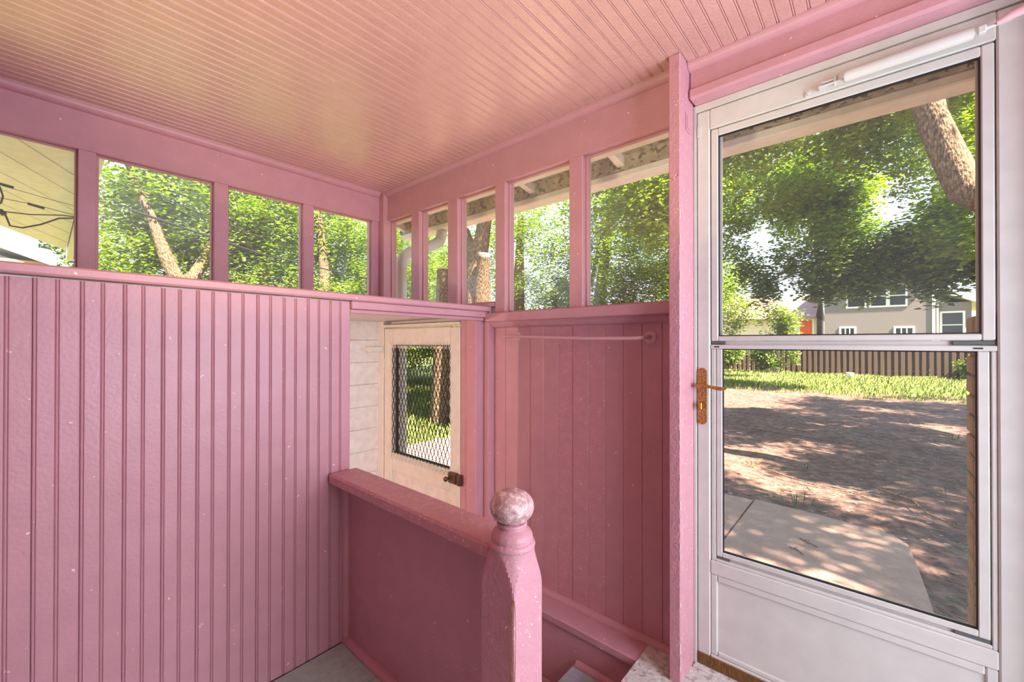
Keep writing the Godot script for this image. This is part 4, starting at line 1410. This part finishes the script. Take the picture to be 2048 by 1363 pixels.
func limb(parent: Node, called: String, pts: Array, radii: Array, mat: Material = null) -> void:
	var st := begin()
	tube(st, pts, radii, 14, true, 0.08)
	part(parent, called, st, M.bark if mat == null else mat)

func trees() -> void:
	var sp := sprig_mesh(12, 0.095, 0.16, 5)
	var sp2 := sprig_mesh(12, 0.12, 0.2, 9)
	var g0 := Color(0.12, 0.20, 0.045)
	var g1 := Color(0.40, 0.48, 0.10)
	# left of the porch
	var a := thing("tree", "leafy tree with two pale forking limbs beyond the left window band", "tree", Vector3.ZERO, "trees around the yard")
	limb(a, "trunk", [Vector3(-9.9, GY, -0.6), Vector3(-10.0, 1.0, -0.5), Vector3(-10.0, 2.0, -0.35), Vector3(-10.0, 2.45, -0.2)], [0.30, 0.24, 0.20, 0.18])
	limb(a, "limb", [Vector3(-10.0, 2.2, -0.25), Vector3(-10.0, 2.8, 0.0), Vector3(-10.1, 3.4, 0.15), Vector3(-10.2, 4.4, 0.5)], [0.13, 0.11, 0.08, 0.04])
	limb(a, "limb", [Vector3(-10.0, 2.2, -0.3), Vector3(-10.0, 2.7, -0.55), Vector3(-10.1, 3.2, -0.75), Vector3(-10.1, 4.4, -1.0)], [0.12, 0.10, 0.07, 0.04])
	crown(a, [[Vector3(-10.8, 4.4, -0.9), Vector3(1.4, 2.4, 1.9)], [Vector3(-11.2, 2.8, 0.05), Vector3(1.0, 1.8, 0.95)], [Vector3(-11.2, 2.4, -1.6), Vector3(1.0, 1.4, 1.4)]], 5200, sp, g0, g1, 101)
	var b := thing("tree", "dense leafy tree beyond the left windows nearest the corner", "tree", Vector3.ZERO, "trees around the yard")
	limb(b, "trunk", [Vector3(-10.8, GY, -3.4), Vector3(-10.8, 1.5, -3.3), Vector3(-10.9, 3.0, -3.4), Vector3(-10.9, 5.0, -3.2)], [0.22, 0.18, 0.13, 0.06])
	crown(b, [[Vector3(-11.2, 4.0, -2.9), Vector3(1.4, 3.0, 2.2)], [Vector3(-11.5, 3.4, -5.4), Vector3(1.4, 3.0, 2.2)], [Vector3(-10.9, 2.2, -4.0), Vector3(0.9, 1.3, 2.0)]], 6500, sp, g0, g1, 102)
	var hb := thing("background_trees", "deep band of leafy trees behind the left tree line", "trees", Vector3.ZERO, "trees around the yard")
	limb(hb, "trunk", [Vector3(-17, GY, -4), Vector3(-17, 3, -4), Vector3(-17, 6, -4)], [0.3, 0.22, 0.1])
	crown(hb, [[Vector3(-17, 4.0, -2), Vector3(2, 4.2, 6)], [Vector3(-19, 4.5, -11), Vector3(3, 4.8, 6)], [Vector3(-15, 2.0, -9), Vector3(2, 2.2, 4)]], 13000, sp2, g0, Color(0.44, 0.50, 0.12), 103)
	# behind the back wall windows
	var c := thing("tree", "forked old tree trunk with a sawn-off limb outside the back windows", "tree", Vector3.ZERO, "trees around the yard")
	limb(c, "trunk", [Vector3(-5.85, GY, -4.0), Vector3(-5.8, 1.0, -4.0), Vector3(-5.75, 2.0, -4.0), Vector3(-5.78, 2.7, -4.0), Vector3(-5.75, 3.1, -4.0)], [0.34, 0.28, 0.25, 0.23, 0.18])
	limb(c, "limb", [Vector3(-5.75, 2.7, -4.0), Vector3(-5.62, 3.3, -4.0), Vector3(-5.45, 4.0, -4.0), Vector3(-5.35, 4.8, -4.05), Vector3(-5.2, 6.0, -4.2)], [0.17, 0.14, 0.125, 0.115, 0.09])
	limb(c, "limb", [Vector3(-5.8, 2.8, -4.0), Vector3(-6.05, 3.15, -4.0), Vector3(-6.15, 3.4, -4.0)], [0.15, 0.12, 0.11])
	limb(c, "sawn_limb", [Vector3(-5.66, 1.6, -3.95), Vector3(-5.52, 2.3, -3.86), Vector3(-5.36, 2.76, -3.78)], [0.17, 0.14, 0.115])
	var cw := begin()
	tube(cw, [Vector3(-5.364, 2.750, -3.782), Vector3(-5.345, 2.800, -3.770)], [0.105], 14)
	part(c, "sawn_face", cw, M.cut_wood)
	crown(c, [[Vector3(-5.2, 6.0, -4.6), Vector3(2.6, 1.4, 2.2)], [Vector3(-3.4, 4.2, -6.2), Vector3(1.2, 1.2, 1.2)]], 6000, sp, g0, g1, 104)
	var stump := thing("tree_stump", "tall sawn-off stump beside the forked trunk", "stump", Vector3.ZERO)
	limb(stump, "trunk", [Vector3(-6.95, GY, -4.1), Vector3(-6.9, 1.2, -4.1), Vector3(-6.85, 2.72, -4.1)], [0.24, 0.20, 0.17])
	var sf := begin()
	tube(sf, [Vector3(-6.85, 2.71, -4.1), Vector3(-6.85, 2.745, -4.1)], [0.155], 14)
	part(stump, "sawn_face", sf, M.cut_wood)
	var dd := thing("tree", "sunlit leafy tree filling the back windows behind the forked trunk", "tree", Vector3.ZERO, "trees around the yard")
	limb(dd, "trunk", [Vector3(-9.5, GY, -9.5), Vector3(-9.4, 2.5, -9.5), Vector3(-9.2, 5.5, -9.4)], [0.3, 0.22, 0.1])
	crown(dd, [[Vector3(-9.5, 4.2, -9.5), Vector3(3.2, 3.4, 2.2)], [Vector3(-14.5, 3.8, -9.0), Vector3(3.4, 3.6, 2.4)], [Vector3(-11.5, 2.0, -8.0), Vector3(3.0, 1.2, 1.2)]], 8500, sp, Color(0.15, 0.24, 0.05), Color(0.48, 0.56, 0.12), 105)
	var e := thing("tree", "broad sunlit tree beyond the widest back window", "tree", Vector3.ZERO, "trees around the yard")
	limb(e, "trunk", [Vector3(-6.9, GY, -10.5), Vector3(-6.8, 2.5, -10.5), Vector3(-6.2, 6.0, -10.4)], [0.26, 0.2, 0.08])
	limb(e, "limb", [Vector3(-6.8, 3.0, -10.0), Vector3(-6.0, 4.2, -9.2), Vector3(-5.2, 4.9, -8.6), Vector3(-4.4, 5.0, -8.2)], [0.07, 0.05, 0.03, 0.015])
	crown(e, [[Vector3(-5.6, 4.4, -10.2), Vector3(2.6, 3.4, 1.8)], [Vector3(-4.4, 2.6, -10.4), Vector3(1.7, 1.8, 1.3)], [Vector3(-7.2, 2.2, -10.0), Vector3(2.0, 1.6, 1.4)]], 7500, sp, Color(0.15, 0.24, 0.05), Color(0.48, 0.56, 0.12), 106)
	# in front of the storm door: big shade tree
	var f := thing("tree", "large shade tree with a crooked thick limb outside the storm door", "tree", Vector3.ZERO, "trees around the yard")
	limb(f, "trunk", [Vector3(2.9, GY, -5.6), Vector3(2.6, 1.2, -5.4), Vector3(1.9, 2.1, -5.1), Vector3(1.1, 2.55, -5.0), Vector3(0.72, 2.85, -5.0), Vector3(0.60, 3.25, -5.0), Vector3(0.48, 3.7, -5.0), Vector3(0.40, 4.2, -5.0), Vector3(0.25, 6.0, -5.2)], [0.32, 0.27, 0.22, 0.18, 0.16, 0.145, 0.135, 0.13, 0.10])
	limb(f, "limb", [Vector3(0.42, 4.0, -5.0), Vector3(-0.3, 4.8, -5.6), Vector3(-1.4, 5.6, -6.4)], [0.06, 0.045, 0.02])
	crown(f, [[Vector3(-0.8, 5.9, -7.0), Vector3(3.0, 1.6, 2.0)], [Vector3(-0.4, 4.0, -8.8), Vector3(2.4, 1.5, 1.2)], [Vector3(0.3, 2.9, -8.4), Vector3(1.3, 0.8, 0.9)], [Vector3(1.1, 3.3, -7.0), Vector3(0.7, 1.0, 0.9)], [Vector3(-1.35, 2.8, -8.6), Vector3(0.35, 0.9, 0.35)], [Vector3(-0.75, 2.5, -8.4), Vector3(0.3, 0.6, 0.3)]], 14000, sp, Color(0.13, 0.21, 0.045), Color(0.52, 0.60, 0.12), 107, 0.06)
	crown(f, [[Vector3(0.25, 2.72, -8.5), Vector3(1.15, 0.55, 0.5)], [Vector3(-0.75, 2.55, -8.5), Vector3(0.5, 0.55, 0.4)], [Vector3(-2.1, 3.3, -8.7), Vector3(0.3, 0.9, 0.3)], [Vector3(-1.75, 2.5, -8.5), Vector3(0.2, 0.6, 0.2)], [Vector3(-0.2, 2.3, -8.3), Vector3(0.25, 0.5, 0.25)], [Vector3(0.75, 2.25, -8.3), Vector3(0.25, 0.45, 0.25)], [Vector3(1.15, 2.5, -8.2), Vector3(0.5, 0.45, 0.4)]], 2300, sp, Color(0.10, 0.17, 0.045), Color(0.40, 0.48, 0.10), 137, -0.15)
	crown(f, [[Vector3(6.4, 6.6, -6.5), Vector3(3.6, 0.8, 9.0)]], 14000, sp2, Color(0.09, 0.15, 0.04), Color(0.30, 0.38, 0.08), 117, 0.0)
	var g := thing("tree", "tall tree with hanging leaf curtains at the far side of the dirt yard", "tree", Vector3.ZERO, "trees around the yard")
	limb(g, "trunk", [Vector3(-6.2, GY, -19), Vector3(-6.0, 3, -19), Vector3(-5.4, 7, -18.5), Vector3(-4.6, 11, -18)], [0.35, 0.28, 0.2, 0.1])
	limb(g, "limb", [Vector3(-5.6, 6, -18.6), Vector3(-3.4, 8, -17.6), Vector3(-1.4, 8.4, -16.8)], [0.14, 0.1, 0.05])
	crown(g, [[Vector3(-5.2, 8.6, -17.5), Vector3(3.0, 3.4, 2.6)], [Vector3(-1.6, 6.6, -15.5), Vector3(1.4, 3.0, 1.4)], [Vector3(-5.6, 3.6, -19.0), Vector3(1.9, 2.6, 1.5)], [Vector3(-3.4, 2.2, -21.0), Vector3(0.9, 1.0, 0.8)], [Vector3(1.6, 7.6, -16.0), Vector3(2.4, 2.2, 1.8)]], 11000, sp2, Color(0.12, 0.19, 0.05), Color(0.42, 0.46, 0.12), 108)
	for s in [[-6.4, -24.6, 1.1, "round leafy bush before the left end of the fence"], [-4.3, -25.4, 1.3, "hanging green shrub against the fence boards"], [3.4, -25.9, 0.7, "small green vine clump on the right part of the fence"]]:
		var sh := thing("shrub", s[3], "shrub", Vector3.ZERO)
		limb(sh, "stem", [Vector3(s[0], GY - 0.03, s[1]), Vector3(s[0], GY + 0.5, s[1])], [0.04, 0.02])
		crown(sh, [[Vector3(s[0], GY + s[2] * 0.8, s[1]), Vector3(s[2] * 0.9, s[2] * 0.8, 0.5)]], 500, sp2, Color(0.10, 0.17, 0.03), Color(0.30, 0.36, 0.08), 200 + int(s[2] * 10))
